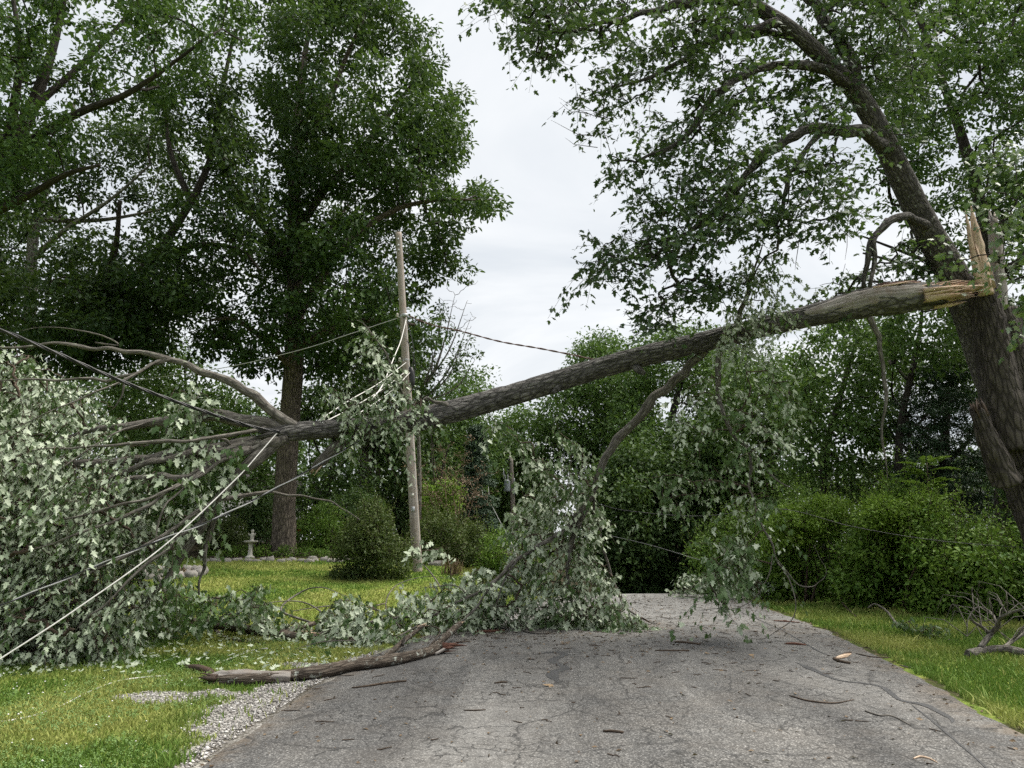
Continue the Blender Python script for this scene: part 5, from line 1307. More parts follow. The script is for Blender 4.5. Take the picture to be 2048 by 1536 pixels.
for k, (lab, pts) in enumerate([
    ('outermost pale wire slanting from the pole to the fork', [(812, 725, 21.8), (760, 765, 18), (700, 800, 14.5), (636, 842, 11.3)]),
    ('middle pale wire slanting from the pole to the fork', [(815, 740, 21.8), (770, 775, 18), (710, 812, 14.5), (645, 846, 11.3)]),
    ('lowest pale wire slanting from the pole behind the leafy spray', [(820, 745, 21.8), (785, 780, 18), (720, 825, 14.5), (660, 850, 11.4)])]):
    cable('service_wire', lab, pts, .010, [CABLE_P], group=WG)
cable('service_wire', 'pale wire dropping steeply beside the leaning pole', [(812, 640, 21.8), (802, 680, 21), (790, 710, 19.5), (765, 770, 17), (742, 800, 15)], .014, [CABLE_P], group=WG)
cable('cable', 'black wire hanging low in front of the hedgerow', [(1195, 1008, 15.5), (1260, 1022, 15), (1400, 1032, 14.6), (1560, 1018, 14.2), (1700, 1052, 13.8), (1850, 1078, 13.3), (2000, 1092, 12.9), (2140, 1098, 12.0)], .006, [CABLE])
cable('cable', 'faint second wire low over the dark end of the road', [(1215, 1070, 16), (1300, 1090, 15.4), (1400, 1120, 15)], .004, [CABLE_G])
cable('cable', 'slack wire hanging in loops left of the far pole', [(968, 930, 40), (964, 960, 40), (966, 1000, 38), (970, 1040, 36)], .010, [CABLE_A])
cable('cable', 'slack wire curving down from the far pole to the bough', [(976, 965, 40), (980, 1000, 36), (996, 1035, 30), (1020, 1080, 22), (1034, 1115, 15)], .008, [CABLE_A])
cable('cable', 'thin wire up behind the stem towards the open sky', [(960, 812, 16), (985, 838, 18), (1010, 870, 20)], .008, [CABLE])

fb = onground(P(1028, 1095, 44)); ft = P(1022, 912, 44)
FPOL = thing('transformer_pole', fb, 'far grey pole with a transformer, in front of the woods', 'utility pole')
limb('shaft', np.array([np.append(fb, .17), np.append((fb + ft) / 2, .14), np.append(ft, .11)]), WD_POLE, FPOL, sides=14, step=.4)
tcn = P(1014, 972, 43.7)
V, F, bk = tube(np.array([np.append(tcn + A(0, 0, -.33), .14), np.append(tcn + A(0, 0, -.30), .19), np.append(tcn + A(0, 0, .26), .19), np.append(tcn + A(0, 0, .30), .17)]), sides=18, step=.12)
tr_o = link('transformer', mesh('transformer', V, F, TRANSF, None, True), FPOL)
V, F, bk = tube(np.array([np.append(tcn + A(0, 0, .30), .20), np.append(tcn + A(0, 0, .34), .18), np.append(tcn + A(0, 0, .37), .06)]), sides=16, step=.04)
link('lid', mesh('lid', V, F, STEEL, None, True), tr_o)
for sx in (-.09, .05):
    limb('bushing', np.array([np.append(tcn + A(sx, 0, .34), .035), np.append(tcn + A(sx - .02, 0, .55), .03), np.append(tcn + A(sx - .03, 0, .66), .015)]), STEEL, FPOL, sides=8, step=.06)
for sx, z0, z1 in ((-.22, .42, 1.02), (.42, -.55, .45)):
    limb('cutout', np.array([np.append(tcn + A(sx, 0, z0), .05), np.append(tcn + A(sx, 0, (z0 + z1) / 2), .06), np.append(tcn + A(sx, 0, z1), .04)]), STEEL, FPOL, sides=8, step=.1)
limb('jumper', np.array([np.append(ft + A(-.05, -.12, .02), .014), np.append(ft + A(-.25, -.12, -.5), .014), np.append(ft + A(-.12, -.14, -1.4), .014), np.append(tcn + A(.05, -.1, .6), .014)]), CABLE_A, FPOL, sides=5, step=.2)

# ---------------------------------------------------------------- garden things
bbp = onground(P(500, 1112, 25.6))
BBT = thing('bird_bath', bbp, 'pale stone bird bath on the garden bed', 'bird bath')
def lathe(c, prof, sides=20):
    return tube(np.array([np.append(c + A(0, 0, z), r) for r, z in prof]), sides=sides, step=.02)
V, F, bk = lathe(bbp, [(.15, -.02), (.15, .05), (.09, .09), (.07, .2), (.062, .35), (.075, .44), (.09, .48)])
link('pedestal', mesh('pedestal', V, F, CONC, None, True), BBT)
V, F, bk = lathe(bbp, [(.08, .48), (.16, .51), (.23, .55), (.235, .58), (.20, .585), (.1, .565)])
link('basin', mesh('basin', V, F, CONC, None, True), BBT)
fig = bbp + A(.03, 0, .575)
FIGT = thing('garden_statue', fig, 'small pale statue figure standing on the bird bath', 'statue')
V, F, bk = tube(np.array([np.append(fig + A(0, 0, z), r) for r, z in [(.07, 0), (.055, .06), (.06, .14), (.07, .2), (.055, .25), (.03, .28)]]), sides=12, step=.02, lump=.2)
link('body', mesh('body', V, F, CONC, None, True), FIGT)
V, F, bk = tube(np.array([np.append(fig + A(.0, 0, z), r) for r, z in [(.02, .27), (.048, .31), (.05, .345), (.03, .385)]]), sides=12, step=.015)
link('head', mesh('head', V, F, CONC, None, True), FIGT)
for sx in (-1, 1):
    V, F, bk = tube(np.array([np.append(fig + A(.05 * sx, 0, .23), .022), np.append(fig + A(.1 * sx, -.02, .2), .018), np.append(fig + A(.11 * sx, -.05, .27), .012)]), sides=8, step=.02)
    link('arm', mesh('arm', V, F, CONC, None, True), FIGT)
rs = np.random.default_rng(77)
def rock(name, p, s, par=None, mat=STONE, seed=0, **kw):
    r = np.random.default_rng(seed); th = np.linspace(0, 2 * pi, 9, endpoint=False)
    rows = []
    for k, (z, q) in enumerate([(-.35, .8), (0, 1.0), (.3, .92), (.52, .6)]):
        q2 = q * (1 + .35 * (r.random(9) - .5)); rows.append(np.stack([np.cos(th) * q2 * s[0] / 2, np.sin(th) * q2 * s[1] / 2, np.full(9, z * s[2]) + .1 * s[2] * r.normal(size=9)], -1))
    V = np.vstack(rows + [[[0, 0, .56 * s[2]]]]) + p
    F = [(k * 9 + j, k * 9 + (j + 1) % 9, k * 9 + 9 + (j + 1) % 9, k * 9 + 9 + j) for k in range(3) for j in range(9)]
    F3 = [(27 + j, 27 + (j + 1) % 9, 36) for j in range(9)]
    return link(name, mesh(name, V, [np.array(F), np.array(F3)], mat, None, True), par, **kw)
for k, x in enumerate(np.linspace(408, 722, 22)):
    d = 24.7 + .25 * sin(k * 1.7); p = onground(P(x + rs.normal() * 3, 1128, d))
    rock('edging_stone', p, (.22 + .2 * rs.random(), .2 + .12 * rs.random(), .13 + .1 * rs.random()), seed=k, label='flat grey field stone edging the garden bed by the oak', cat='stone', group='edging stones of the garden bed')
for k, (x, y, s, lab) in enumerate([(872, 1138, .55, 'low grey boulder just past the near pole'), (690, 1118, .4, 'pale stone in the bed behind the rounded bush'), (625, 1117, .35, 'pale stone in the bed right of the oak trunk')]):
    rock('boulder', onground(P(x, y, 23.5 if k == 0 else 25.5)), (s, s * .7, s * .45), seed=50 + k, label=lab, cat='stone')
FR = GR(345, 1152)
FRT = thing('fire_ring', FR, 'low ring of stones on the lawn behind the fallen crown', 'fire ring')
for k in range(13):
    a = k / 13 * 2 * pi; rock('stone', onground(FR + A(cos(a) * .75, sin(a) * .75, 0), .06), (.36, .28, .24), FRT, seed=80 + k)
pos = FR + np.stack([rs.normal(0, .3, 260), rs.normal(0, .3, 260), .05 + .12 * rs.random(260)], -1)
V, F, t = leaves(pos, rs.normal(size=(260, 3)), A(0, 0, 1) + .4 * rs.normal(size=(260, 3)), .10 * np.ones(260), 'rhomb', rs.random(260))
link('dead_leaves', mesh('dead_leaves', V, F, LF_BROWN, {'tint': t}), FRT, kind='stuff')
# parked car, seen from behind through the branches
cp = onground(P(392, 1085, 36))
CAR = thing('parked_car', cp, 'white car parked behind the bare fallen limbs', 'car')
def loft(secs, y):                 # car body: outline sections along the length
    V = np.vstack([np.column_stack([s[:, 0], np.full(len(s), yy), s[:, 1]]) for s, yy in zip(secs, y)]); m = len(secs[0])
    F = [(r * m + j, r * m + (j + 1) % m, (r + 1) * m + (j + 1) % m, (r + 1) * m + j) for r in range(len(secs) - 1) for j in range(m)]
    return V, np.array(F)
def sec(w, z0, z1, zs, wt):
    return np.array([(-w, z0), (w, z0), (w * 1.03, (z0 + zs) / 2), (w, zs), (wt, z1), (-wt, z1), (-w, zs), (-w * 1.03, (z0 + zs) / 2)])
V, F = loft([sec(.78, .35, .80, .72, .7), sec(.86, .25, .98, .86, .8), sec(.88, .22, 1.0, .9, .82), sec(.88, .22, 1.0, .9, .82), sec(.86, .25, .9, .82, .8), sec(.7, .35, .7, .6, .6)], [0, .12, .9, 2.9, 4.0, 4.3])
mcap = [np.array([list(range(8))[::-1]]), np.array([[40 + j for j in range(8)]])]
link('body', mesh('body', V + cp, [F] + mcap, CARP, None, True), CAR)
V, F = loft([sec(.80, .96, 1.0, .98, .78), sec(.76, .96, 1.40, 1.1, .60), sec(.76, .96, 1.46, 1.1, .60), sec(.76, .96, 1.40, 1.1, .60), sec(.78, .96, 1.0, .98, .76)], [.15, .75, 1.5, 2.3, 3.1])
link('cabin', mesh('cabin', V + cp, F, CARP, None, True), CAR)
V = np.array([(-.58, .36, 1.12), (.58, .36, 1.12), (.50, .68, 1.36), (-.50, .68, 1.36)]) + A(0, -.03, .03)
link('rear_window', mesh('rear_window', V + cp, np.array([(0, 1, 2, 3)]), GLASSD), CAR)
for sx in (-1, 1):
    V, F = box(A(.68 * sx, -.01, .74), (.22, .06, .14)); link('tail_light', mesh('tail_light', V + cp, F, FLOWER), CAR)
    for yy in (.8, 3.4):
        a = cp + A(.70 * sx, yy, .31); b = cp + A(.88 * sx, yy, .31)
        V, F, bk = tube(np.array([np.append(a, .31), np.append((a + b) / 2, .31), np.append(b, .29)]), sides=20, step=.06)
        link('wheel', mesh('wheel', V, F, RUBBER, None, True), CAR)
V, F = box(A(0, .02, .62), (.5, .05, .13)); link('number_plate', mesh('number_plate', V + cp, F, WHITEF), CAR)
hp = onground(P(440, 1075, 46))
HS = thing('house', hp, 'pale sided house glimpsed through the branches', 'house')
V, F = box(A(0, 3, 1.5), (6.5, 6, 3.0), 0, .004); link('wall', mesh('wall', V + hp, F, SIDING), HS)
V = np.array([(-3.6, -.4, 3.0), (3.6, -.4, 3.0), (3.6, 6.4, 3.0), (-3.6, 6.4, 3.0), (-3.6, 3, 4.6), (3.6, 3, 4.6)])
link('roof', mesh('roof', V + hp, [np.array([(0, 1, 5, 4), (2, 3, 4, 5), (3, 2, 1, 0)]), np.array([(0, 4, 3), (1, 2, 5)])], ROOFM), HS)
for x in (-1.8, .9):
    V, F = box(A(x, -.02, 1.55), (1.1, .08, 1.2)); w_ = link('window', mesh('window', V + hp, F, WHITEF), HS)
    V, F = box(A(x, -.06, 1.55), (.9, .04, 1.0)); link('pane', mesh('pane', V + hp, F, GLASSD), w_)
# lilies and dry grass tuft
def lily(px, py, d, label):
    b = onground(P(px, py, d)); T = thing('lily', b, label, 'flower')
    s = P(px, py, d)
    limb('stem', np.array([np.append(b, .006), np.append((b + s) / 2, .005), np.append(s, .004)]), BK_TWIG, T, sides=5, step=.2)
    for k in range(6):
        a = k * pi / 3
        V, F, t = leaves(s[None], A(cos(a), sin(a), .5)[None], A(-cos(a), -sin(a), 1)[None], A(.11), 'rhomb', A(.5))
        link('petal', mesh('petal', V, F, FLOWER), T)
lily(1043, 1146, 16, 'single orange lily bloom beside the bough')
lily(598, 1062, 27.5, 'orange bloom beside the oak trunk')
tb = GR(906, 1150)
n = 110; aa = rs.random(n) * 2 * pi; tl_ = .28 + .3 * rs.random(n)
pos = tb + np.stack([rs.normal(0, .14, n), rs.normal(0, .12, n), 0 * aa], -1)
ln_ = .12 + .5 * rs.random(n); sd_ = np.stack([np.sin(aa), -np.cos(aa), 0 * aa], -1) * .012
tp_ = pos + np.stack([np.cos(aa) * ln_ * tl_, np.sin(aa) * ln_ * tl_, tl_], -1); md_ = pos * .5 + tp_ * .5 + A(0, 0, .05)
V = np.stack([pos - sd_, pos + sd_, md_ + sd_ * .8, md_ - sd_ * .8, tp_], 1)
F = (np.array([(0, 1, 2), (0, 2, 3), (3, 2, 4)])[None] + (np.arange(n) * 5)[:, None, None]).reshape(-1, 3); t = np.repeat(np.clip(rs.normal(.6, .25, n), 0, 1), 5)
link('tall_grass_tuft', mesh('tall_grass_tuft', V, F, LF_BROWN, {'tint': t}), label='tawny tuft of tall grass past the near pole', cat='grass tuft')

# ---------------------------------------------------------------- logs, snapped branches and litter on the ground
def gp(l, z=0.0):
    """rows (px, py of the underside, radius, [height above ground]) -> swept rows lying on the ground"""
    o = []
    for q in l:
        p = GR(q[0], q[1]); h = q[3] if len(q) > 3 else 0
        o.append(np.append(p + A(0, 0, q[2] * .9 + h + z), q[2]))
    return np.array(o)
rg = np.random.default_rng(303)
LG = thing('fallen_log', GR(640, 1350), 'long mottled log lying from the gravel verge onto the road', 'log')
limb('trunk', gp([(425, 1368, .04), (465, 1371, .062), (520, 1369, .066), (590, 1362, .070), (640, 1357, .078), (700, 1345, .074), (770, 1337, .072), (830, 1325, .066), (870, 1313, .064), (890, 1308, .05)]), BK_LOG, LG, sides=40, step=.04, lump=.2, ridge=.16, freq=4, seed=1, ragged=.1)
limb('branch', gp([(760, 1330, .035), (785, 1318, .036, .05), (815, 1300, .034, .12), (842, 1283, .028, .18)]), BK_LOG, LG, sides=14, step=.04, lump=.1, ridge=.06, seed=2, ragged=-.06)
limb('branch', gp([(855, 1315, .05), (880, 1303, .052, .06), (905, 1290, .05, .14), (918, 1282, .042, .18)]), BK_LOG, LG, sides=16, step=.04, lump=.1, ridge=.06, seed=3, ragged=-.08)
limb('torn_end', gp([(412, 1358, .02), (445, 1366, .055, .02), (480, 1369, .072, .010), (540, 1367, .070, .010), (580, 1365, .055, .008)]), WD_GREY, LG, sides=22, step=.03, lump=.22, ridge=.45, freq=3, seed=4)
limb('branch', gp([(870, 1316, .02), (895, 1312, .022, .05), (918, 1312, .012, .05)]), WD_GREY, LG, sides=8, step=.04, lump=.2, seed=5)
limb('twig', gp([(860, 1312, .010, .1), (880, 1300, .009, .22), (860, 1290, .008, .24), (830, 1288, .006, .2)]), BK_LOG, LG, sides=6, step=.04, seed=6)
limb('knot', gp([(805, 1315, .018, .12), (808, 1307, .02, .17)]), BK_DARK, LG, sides=8, step=.02, lump=.2, seed=7)
_p = gp([(842, 1283, .028, .18), (918, 1282, .042, .18)]); _d = A(.8, .5, .35)
for q in _p: splinters(LG, q[:3] - norm(_d) * .06, _d, 8, .16, .03, WD_FRESH, rg, wide=.011)
splinters(LG, gp([(885, 1312, .05, .03)])[0, :3], A(1, .05, .06), 12, .30, .05, WD_RED, rg, wide=.02)
splinters(LG, gp([(432, 1370, .05, .02)])[0, :3], A(-1, .05, .1), 12, .22, .05, WD_ROT, rg, wide=.018)
RC = thing('rotten_chunk', GR(395, 1345), 'short dark rotten wood chunk off the torn end of the log', 'wood chunk')
limb('bark', gp([(374, 1338, .028), (392, 1342, .042), (412, 1347, .04), (432, 1354, .02)]), WD_ROT, RC, sides=14, step=.03, lump=.3, ridge=.3, freq=2, seed=11, ragged=.06)
limb('core', gp([(385, 1340, .006, .03), (400, 1344, .009, .035), (418, 1350, .005, .03)]), WD_FRESH, RC, sides=8, step=.03, lump=.3, seed=12)

SL = thing('snapped_limb', GR(470, 1270), 'snapped limb with pale yellow broken end among leaves on the lawn', 'fallen branch')
limb('trunk', gp([(344, 1256, .06, .10), (390, 1262, .072, .08), (450, 1268, .074, .06), (520, 1276, .07, .04), (590, 1282, .06, .02), (650, 1284, .045), (690, 1284, .03)]), BK_LOG, SL, sides=28, step=.05, lump=.1, ridge=.07, seed=13, ragged=-.04)
limb('branch', gp([(560, 1278, .045, .06), (610, 1272, .04, .12), (660, 1262, .035, .18), (720, 1250, .025, .25), (770, 1240, .012, .3)]), BK_LOG, SL, sides=12, step=.06, lump=.1, seed=14)
limb('branch', gp([(430, 1266, .03, .03), (445, 1275, .024), (480, 1284, .018), (540, 1288, .01)]), BK_LOG, SL, sides=8, step=.06, seed=15)
splinters(SL, gp([(350, 1258, .05, .11)])[0, :3], A(-1, .05, .28), 14, .22, .05, WD_FRESH, rg, wide=.016)
splinters(SL, gp([(600, 1280, .05, .06)])[0, :3], A(1, 0, .1), 6, .3, .03, WD_FRESH, rg, wide=.013)

def leafy(name, label, cat, bones, polys, mat, seed, size=.12, K=13, L=.5, parts=300, tmat=None, up=.06, hang=.6):
    rg = np.random.default_rng(seed)
    T = thing(name, onground(bones[0][0, :3]), label, cat)
    sk = []
    for k, lp in enumerate(bones):
        limb('branch', lp, BK_BRANCH, T, sides=10, step=.07, lump=.1, ridge=.04, seed=seed + k); sk.append(catmull(lp, step=.12)[:, :3])
    sk = np.vstack(sk); ql = []
    for poly, d, hd, n, cv, sv in polys:
        C = fill(poly, d, hd, n, rg, None, cv, 1.4)
        C = clamp_ground(C, up)
        Pm, Rm = grow(sk, C, rg, .004, cap=.015, bow=.0, updown=0)
        wood_part(T, 'twigs', Pm, Rm, BK_TWIG, 4)
        q, tw = sprays(C, rg, K + 3, L, size * .9, .45, None, silver=sv, hang=hang, coh=True)
        clamp_ground(q[0], .025)
        wood_part(T, 'twigs', tw, np.broadcast_to(A(.004, .0035, .003, .002), (len(tw), 4)), BK_TWIG, 3)
        ql.append(q)
    foliage(T, cat_q(ql), mat, parts)
    return T
leafy('fallen_branch', 'leafy silver-backed branches heaped along the verge before the pole', 'fallen branch',
      [gp([(960, 1240, .035, .15), (880, 1250, .034, .2), (800, 1262, .03, .2), (700, 1270, .025, .12), (620, 1280, .015, .05)]),
       gp([(620, 1260, .022, .1), (560, 1250, .02, .25), (600, 1240, .016, .5), (640, 1245, .01, .62), (690, 1250, .004, .5)]),
       gp([(660, 1275, .016, .1), (640, 1262, .014, .3), (600, 1258, .011, .45), (540, 1268, .007, .5), (500, 1280, .003, .42)]),
       gp([(800, 1270, .014, .1), (770, 1262, .012, .4), (790, 1250, .009, .7), (850, 1246, .006, .85), (900, 1250, .003, .8)]),
       gp([(900, 1255, .02, .2), (880, 1240, .016, .6), (850, 1232, .012, .95), (820, 1232, .005, 1.15)]),
       gp([(720, 1290, .010, .05), (690, 1300, .009, .12), (640, 1300, .007, .1), (590, 1306, .003, .05)]),
       gp([(800, 1262, .02, .15), (740, 1240, .018, .2), (660, 1235, .014, .2), (580, 1240, .007, .15)]),
       gp([(880, 1250, .02, .2), (840, 1270, .016, .15), (780, 1288, .012, .05), (720, 1296, .006, .03)])],
      [([(640, 1250), (660, 1200), (720, 1190), (770, 1215), (760, 1275), (690, 1290)], 12.7, .7, 70, .1, .86),
       ([(770, 1230), (800, 1180), (860, 1190), (900, 1160), (980, 1130), (1010, 1170), (1010, 1235), (960, 1262), (880, 1262), (800, 1275)], 13.2, 1.0, 130, .15, .8),
       ([(455, 1240), (470, 1195), (520, 1190), (560, 1230), (640, 1255), (640, 1290), (540, 1285)], 12.4, .7, 46, .2, .7),
       ([(820, 1100), (850, 1078), (880, 1090), (900, 1115), (860, 1110)], 13.6, .2, 7, 0, .9),
       ([(700, 1270), (780, 1262), (830, 1270), (770, 1308), (690, 1310), (600, 1300), (640, 1275)], 11.7, .4, 60, .1, .8)],
      LF_SILVER, 310, up=.08)
leafy('fallen_branch', 'dark green leafy branch under the fallen crown on the lawn', 'fallen branch',
      [gp([(300, 1240, .05, .15), (340, 1235, .045, .2), (400, 1225, .03, .2), (470, 1215, .012, .25)]),
       gp([(335, 1215, .05, .2), (315, 1190, .06, .35), (300, 1178, .05, .5)])],
      [([(300, 1180), (345, 1150), (400, 1180), (440, 1200), (500, 1165), (540, 1170), (540, 1205), (460, 1240), (400, 1260), (340, 1290), (280, 1290), (280, 1220)], 12.2, 1.0, 90, .15, .06)],
      LF_MIXED, 311, up=.08, parts=120)
leafy('fallen_branch', 'pale wilting brush pile at the far crest of the road', 'fallen branch',
      [gp([(1380, 1196, .04, .2), (1440, 1194, .03, .3), (1520, 1196, .015, .2)])],
      [([(1340, 1180), (1352, 1158), (1400, 1142), (1450, 1150), (1560, 1165), (1590, 1178), (1500, 1186)], 19.8, .6, 70, .1, .5)],
      LF_SILVER, 312, parts=0)
leafy('fallen_branch', 'thin branch with a few green leaves on the far grass bank', 'fallen branch',
      [gp([(1738, 1232, .014, .15), (1752, 1230, .016, .2), (1775, 1237, .02, .12), (1800, 1255, .022), (1850, 1268, .018), (1900, 1282, .014), (1960, 1290, .007)]), gp([(1800, 1255, .012), (1840, 1262, .01), (1875, 1262, .006)])],
      [([(1800, 1242), (1825, 1240), (1822, 1252), (1800, 1252)], 12.6, .15, 4, 0, .05), ([(1835, 1252), (1872, 1250), (1872, 1268), (1840, 1266)], 12.0, .15, 6, 0, .1)],
      LF_MIXED, 313, parts=0, K=9, L=.3, size=.10)
# bare dead branch at the frame edge
DBR = thing('dead_branch', GR(1960, 1310), 'grey bare dead branch with a cage of arching twigs', 'fallen branch')
limb('trunk', gp([(1940, 1318, .06), (1965, 1310, .055), (2010, 1308, .06), (2060, 1318, .06), (2140, 1330, .05)]), BK_BRANCH, DBR, sides=24, step=.04, lump=.12, ridge=.1, seed=21, ragged=.04)
lb = [[(1962, 1310, .036, .06), (1985, 1305, .036, .2), (2003, 1308, .032, .33), (2012, 1312, .024, .46), (2048, 1318, .018, .58), (2100, 1322, .01, .68)],
      [(1985, 1305, .025, .22), (1970, 1306, .022, .32), (1955, 1308, .018, .4), (1950, 1310, .012, .5)],
      [(2010, 1308, .03, .05), (2040, 1300, .028, .15), (2090, 1296, .02, .3)],
      [(2003, 1308, .02, .36), (1990, 1300, .015, .5), (1965, 1298, .012, .55), (1945, 1300, .007, .42), (1938, 1304, .004, .2)]]
sk = []
for k, l in enumerate(lb):
    lp = gp(l); limb('branch', lp, BK_BRANCH, DBR, sides=12, step=.05, lump=.12, ridge=.06, seed=22 + k); sk.append(catmull(lp, step=.1)[:, :3])
sk = np.vstack(sk); Pm = []; Rm = []
for k in range(34):
    s = sk[rg.integers(len(sk))]; a = rg.random() * 2 * pi; L = .45 + .5 * rg.random()
    e = s + A(cos(a) * L, sin(a) * L * .7, .05 + .25 * rg.random()); m1 = s * .6 + e * .4 + A(0, 0, .22 * L); m2 = s * .25 + e * .75 + A(0, 0, .2 * L)
    e[2] -= .35 * L; e[2] = max(e[2], surf(e[0], e[1]) + .02); Pm.append([s, m1, m2, e]); Rm.append([.008, .006, .0045, .002])
wood_part(DBR, 'twigs', np.array(Pm), np.array(Rm), BK_BRANCH, 4)
splinters(DBR, gp([(1945, 1316, .05)])[0, :3], A(-.6, -.7, .1), 8, .10, .04, WD_ROT, rg, wide=.016)

def stick(label, l, mat=BK_TWIG, name='stick', cat='stick', group='sticks on the road and grass', ragged=.01, sides=8):
    lp = gp(l); T = thing(name, lp[len(lp) // 2, :3], label, cat, group)
    limb('bark', lp, mat, T, sides=sides, step=.03, lump=.15, ridge=.1, seed=int(l[0][0]), ragged=ragged)
    return T
stick('long thin stick lying on the asphalt below the log', [(705, 1381, .008), (740, 1378, .011), (775, 1373, .012), (812, 1370, .010)])
stick('dark stick on the asphalt beside the red bark pieces', [(1535 - 20, 1310, .011), (1560, 1300, .014)] if False else [(1350, 1293, .012), (1368, 1294, .015), (1400, 1297, .012)])
stick('long straight stick just below the dark patch on the road', [(1312, 1311, .008), (1345, 1311, .010), (1378, 1310, .008)])
stick('thin curved twig on the grey wheel-track part of the road', [(1580, 1402, .006), (1620, 1413, .008), (1670, 1416, .007), (1708, 1408, .004)])
stick('short stick alone on the near asphalt', [(1208, 1480, .009), (1225, 1480, .011), (1246, 1483, .010)])
stick('pale forked twig beside the long tar seam', [(1732, 1432, .007), (1760, 1441, .008), (1785, 1440, .006), (1822, 1458, .004)], BK_BRANCH)
stick('dark stick beside the stripped wood chunk', [(1668, 1324, .014), (1683, 1329, .016), (1700, 1332, .014)])
stick('dark stick with bare end standing out on the grass bank', [(1684, 1216, .016, .10), (1696, 1224, .018, .05), (1712, 1235, .016)])
stick('red-brown bark strip at the edge of the leaf heap', [(945, 1270, .018), (975, 1269, .024), (1008, 1267, .016)], WD_RED, cat='bark strip', name='bark_strip')
stick('curved twig poking from the leaves onto the road', [(1035, 1263, .014), (1060, 1272, .015), (1085, 1274, .013), (1110, 1270, .008), (1125, 1268, .004)], BK_BRANCH)
stick('thin black twig at the grass edge of the road', [(1713, 1310, .006), (1745, 1316, .008), (1782, 1316, .006)])
stick('dark twig lying across the mown grass bank', [(1778, 1292, .006), (1800, 1296, .007), (1835, 1297, .005)])
stick('pale twig on the asphalt rim beneath the grass bank', [(1800, 1333, .007), (1815, 1337, .009), (1830, 1337, .007)], BK_BRANCH)
stick('dark twig in front of the brush pile at the crest', [(1352, 1197, .010), (1385, 1198, .012), (1415, 1199, .008)])
stick('brown bark flakes near the far right wheel track', [(1572, 1293, .012), (1592, 1294, .018), (1612, 1295, .010)], WD_RED, name='bark_flake', cat='bark flake')
stick('pair of red bark strips under the arching bare twigs', [(1548, 1245, .010), (1570, 1246, .014), (1600, 1247, .010)], WD_RED, name='bark_strip', cat='bark strip')
stick('short dark stick between the log and the leaf heap', [(912, 1290, .010), (925, 1290, .012), (938, 1288, .009)])
stick('small stick on the pale wheel track', [(990, 1376, .008), (1003, 1375, .011), (1014, 1375, .008)])
stick('thin dark twig on the near asphalt beside the verge', [(928, 1432, .005), (948, 1433, .007), (970, 1432, .005)])
CK = thing('wood_chunk', GR(1688, 1318), 'stripped orange-brown wood chunk on the road', 'wood chunk')
limb('core', gp([(1673, 1322, .012), (1683, 1320, .021), (1694, 1316, .020), (1702, 1311, .008)]), WD_FRESH, CK, sides=12, step=.02, lump=.5, ridge=.6, freq=3, seed=41, ragged=.03)
limb('bark', gp([(1680, 1320, .010, .018), (1692, 1315, .016, .016), (1703, 1309, .007, .01)]), WD_ROT, CK, sides=10, step=.02, lump=.3, ridge=.2, seed=42)
limb('bark', gp([(1828, 1530, .005), (1842, 1527, .010), (1860, 1531, .009), (1876, 1538, .004)]), WD_FRESH, thing('wood_chunk', GR(1850, 1532), 'pale torn wood chip at the bottom edge of the road', 'wood chunk'), sides=10, step=.015, lump=.6, ridge=.7, freq=3, seed=43)
def dead_leaf(px, py, label, s=.10, seed=0):
    p = GR(px, py, .012); T0, F0 = leaf_template('maple'); r = np.random.default_rng(seed); a = r.random() * 6.28
    V, F, t = leaves(p[None], A(cos(a), sin(a), .15)[None], A(.15, -.2, 1)[None], A(s), 'maple', A(.8 + .2 * r.random()))
    link('dead_leaf', mesh('dead_leaf', V, F, LF_BROWN, {'tint': t}), None, label=label, cat='leaf', group='single dead leaves on the road')
dead_leaf(1106, 1384, 'tan dead leaf below the swirl of tar on the road', .11, 1)
dead_leaf(1416, 1317, 'pale tan leaf in the middle of the dark road patch', .09, 2)
dead_leaf(1500, 1320, 'tan leaf lying toward the grass bank in the dark patch', .09, 3)
dead_leaf(2028, 1447, 'pale dead leaf at the crumbling road edge by the grass', .11, 4)

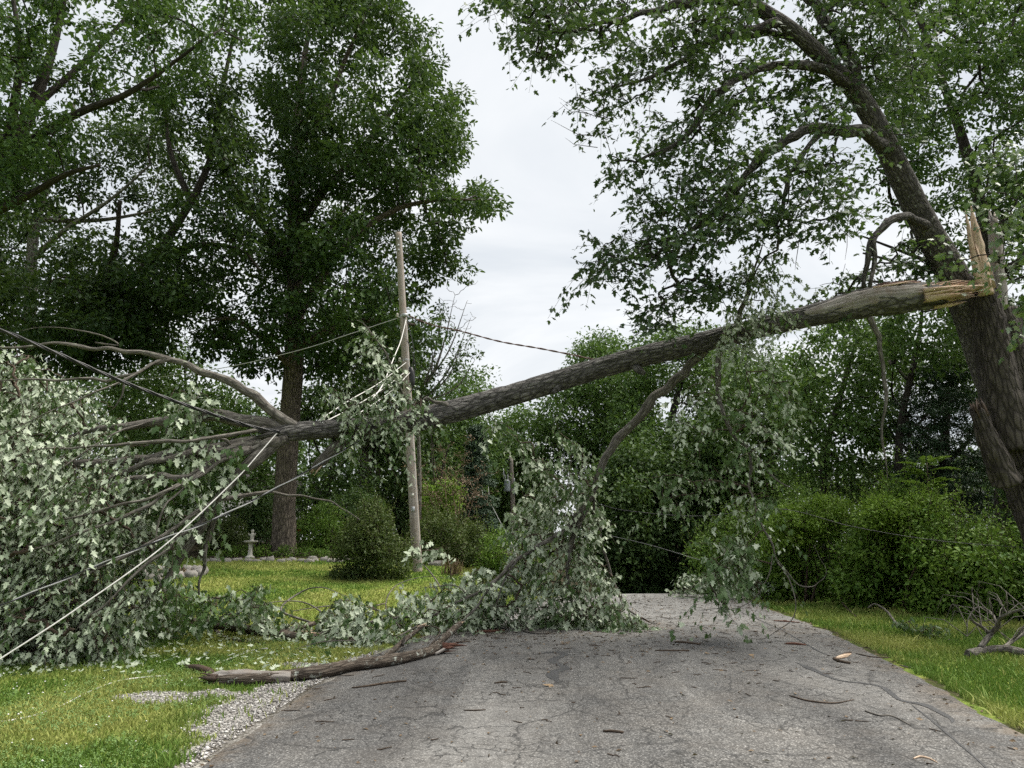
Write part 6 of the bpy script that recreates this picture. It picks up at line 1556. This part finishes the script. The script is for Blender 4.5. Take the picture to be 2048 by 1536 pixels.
# fine litter: bark crumbs, twig ends and leaf scraps nobody could count
n = 9000
ly = 5.5 + 15 * rg.random(n) ** 1.0; lx = xl(ly) + (xr(ly) - xl(ly)) * rg.random(n)
dens = .10 + .9 * np.exp(-((ly - 12.6) / 2.2) ** 2) * (.25 + np.exp(-((lx - 1.6) / 1.6) ** 2)) + .7 * sm(.5, .0, xr(ly) - lx) + .5 * sm(.45, .0, lx - xl(ly)) + .35 * sm(11, 16, ly)
k = rg.random(n) < dens; lx, ly = lx[k], ly[k]; n = len(lx)
pos = np.stack([lx, ly, np.array([surf(a, b) for a, b in zip(lx, ly)]) + .008], -1)
V, F, t = leaves(pos, rg.normal(size=(n, 3)) * A(1, 1, .1), A(0, 0, 1) + .35 * rg.normal(size=(n, 3)), .018 + .05 * rg.random(n) ** 2.2, 'rhomb', np.clip(rg.normal(.25, .3, n), 0, 1))
link('leaf_litter', mesh('leaf_litter', V, F, LF_BROWN, {'tint': t}), kind='stuff', label='brown leaf scraps and bark crumbs scattered over the road', cat='litter')
m = 800; idx = rg.integers(n, size=m); c = pos[idx] + rg.normal(size=(m, 3)) * A(.3, .3, 0); a = rg.random(m) * 6.28; L = .02 + .075 * rg.random(m) ** 2
ok = [(xl(q[1]) < q[0] < xr(q[1])) for q in c]; c, a, L = c[ok], a[ok], L[ok]; m = len(c)
dd = np.stack([np.cos(a), np.sin(a), 0 * a], -1) * L[:, None]
Pm = np.stack([c - dd, c - dd * .3 + rg.normal(size=(m, 3)) * A(.01, .01, 0), c + dd * .3 + rg.normal(size=(m, 3)) * A(.01, .01, 0), c + dd], 1)
for i_ in range(m):
    for j_ in range(4): Pm[i_, j_, 2] = float(road_z(Pm[i_, j_, 0], Pm[i_, j_, 1])) + .006
V, F, bk = tubes(Pm, np.broadcast_to(A(.004, .0045, .004, .003), (m, 4)), 4)
link('twig_litter', mesh('twig_litter', V, F, BK_TWIG, {'bk': bk}), kind='stuff', label='small broken twig ends strewn across the road', cat='litter')
# cut leaves and scraps fallen on the lawn below the crown
n = 700; lx = -7 + 6 * rg.random(n); ly = 9 + 5 * rg.random(n)
k = lx < xl(ly) - .1; lx, ly = lx[k], ly[k]; n = len(lx)
pos = np.stack([lx, ly, Z(lx, ly) + .05], -1)
V, F, t = leaves(pos, rg.normal(size=(n, 3)) * A(1, 1, .2), A(0, 0, -1) + .5 * rg.normal(size=(n, 3)), .04 + .06 * rg.random(n), 'maple', rg.random(n))
link('loose_leaves', mesh('loose_leaves', V, F, LF_SILVER, {'tint': t}), kind='stuff', label='loose pale leaves shed on the lawn under the fallen crown', cat='leaves')
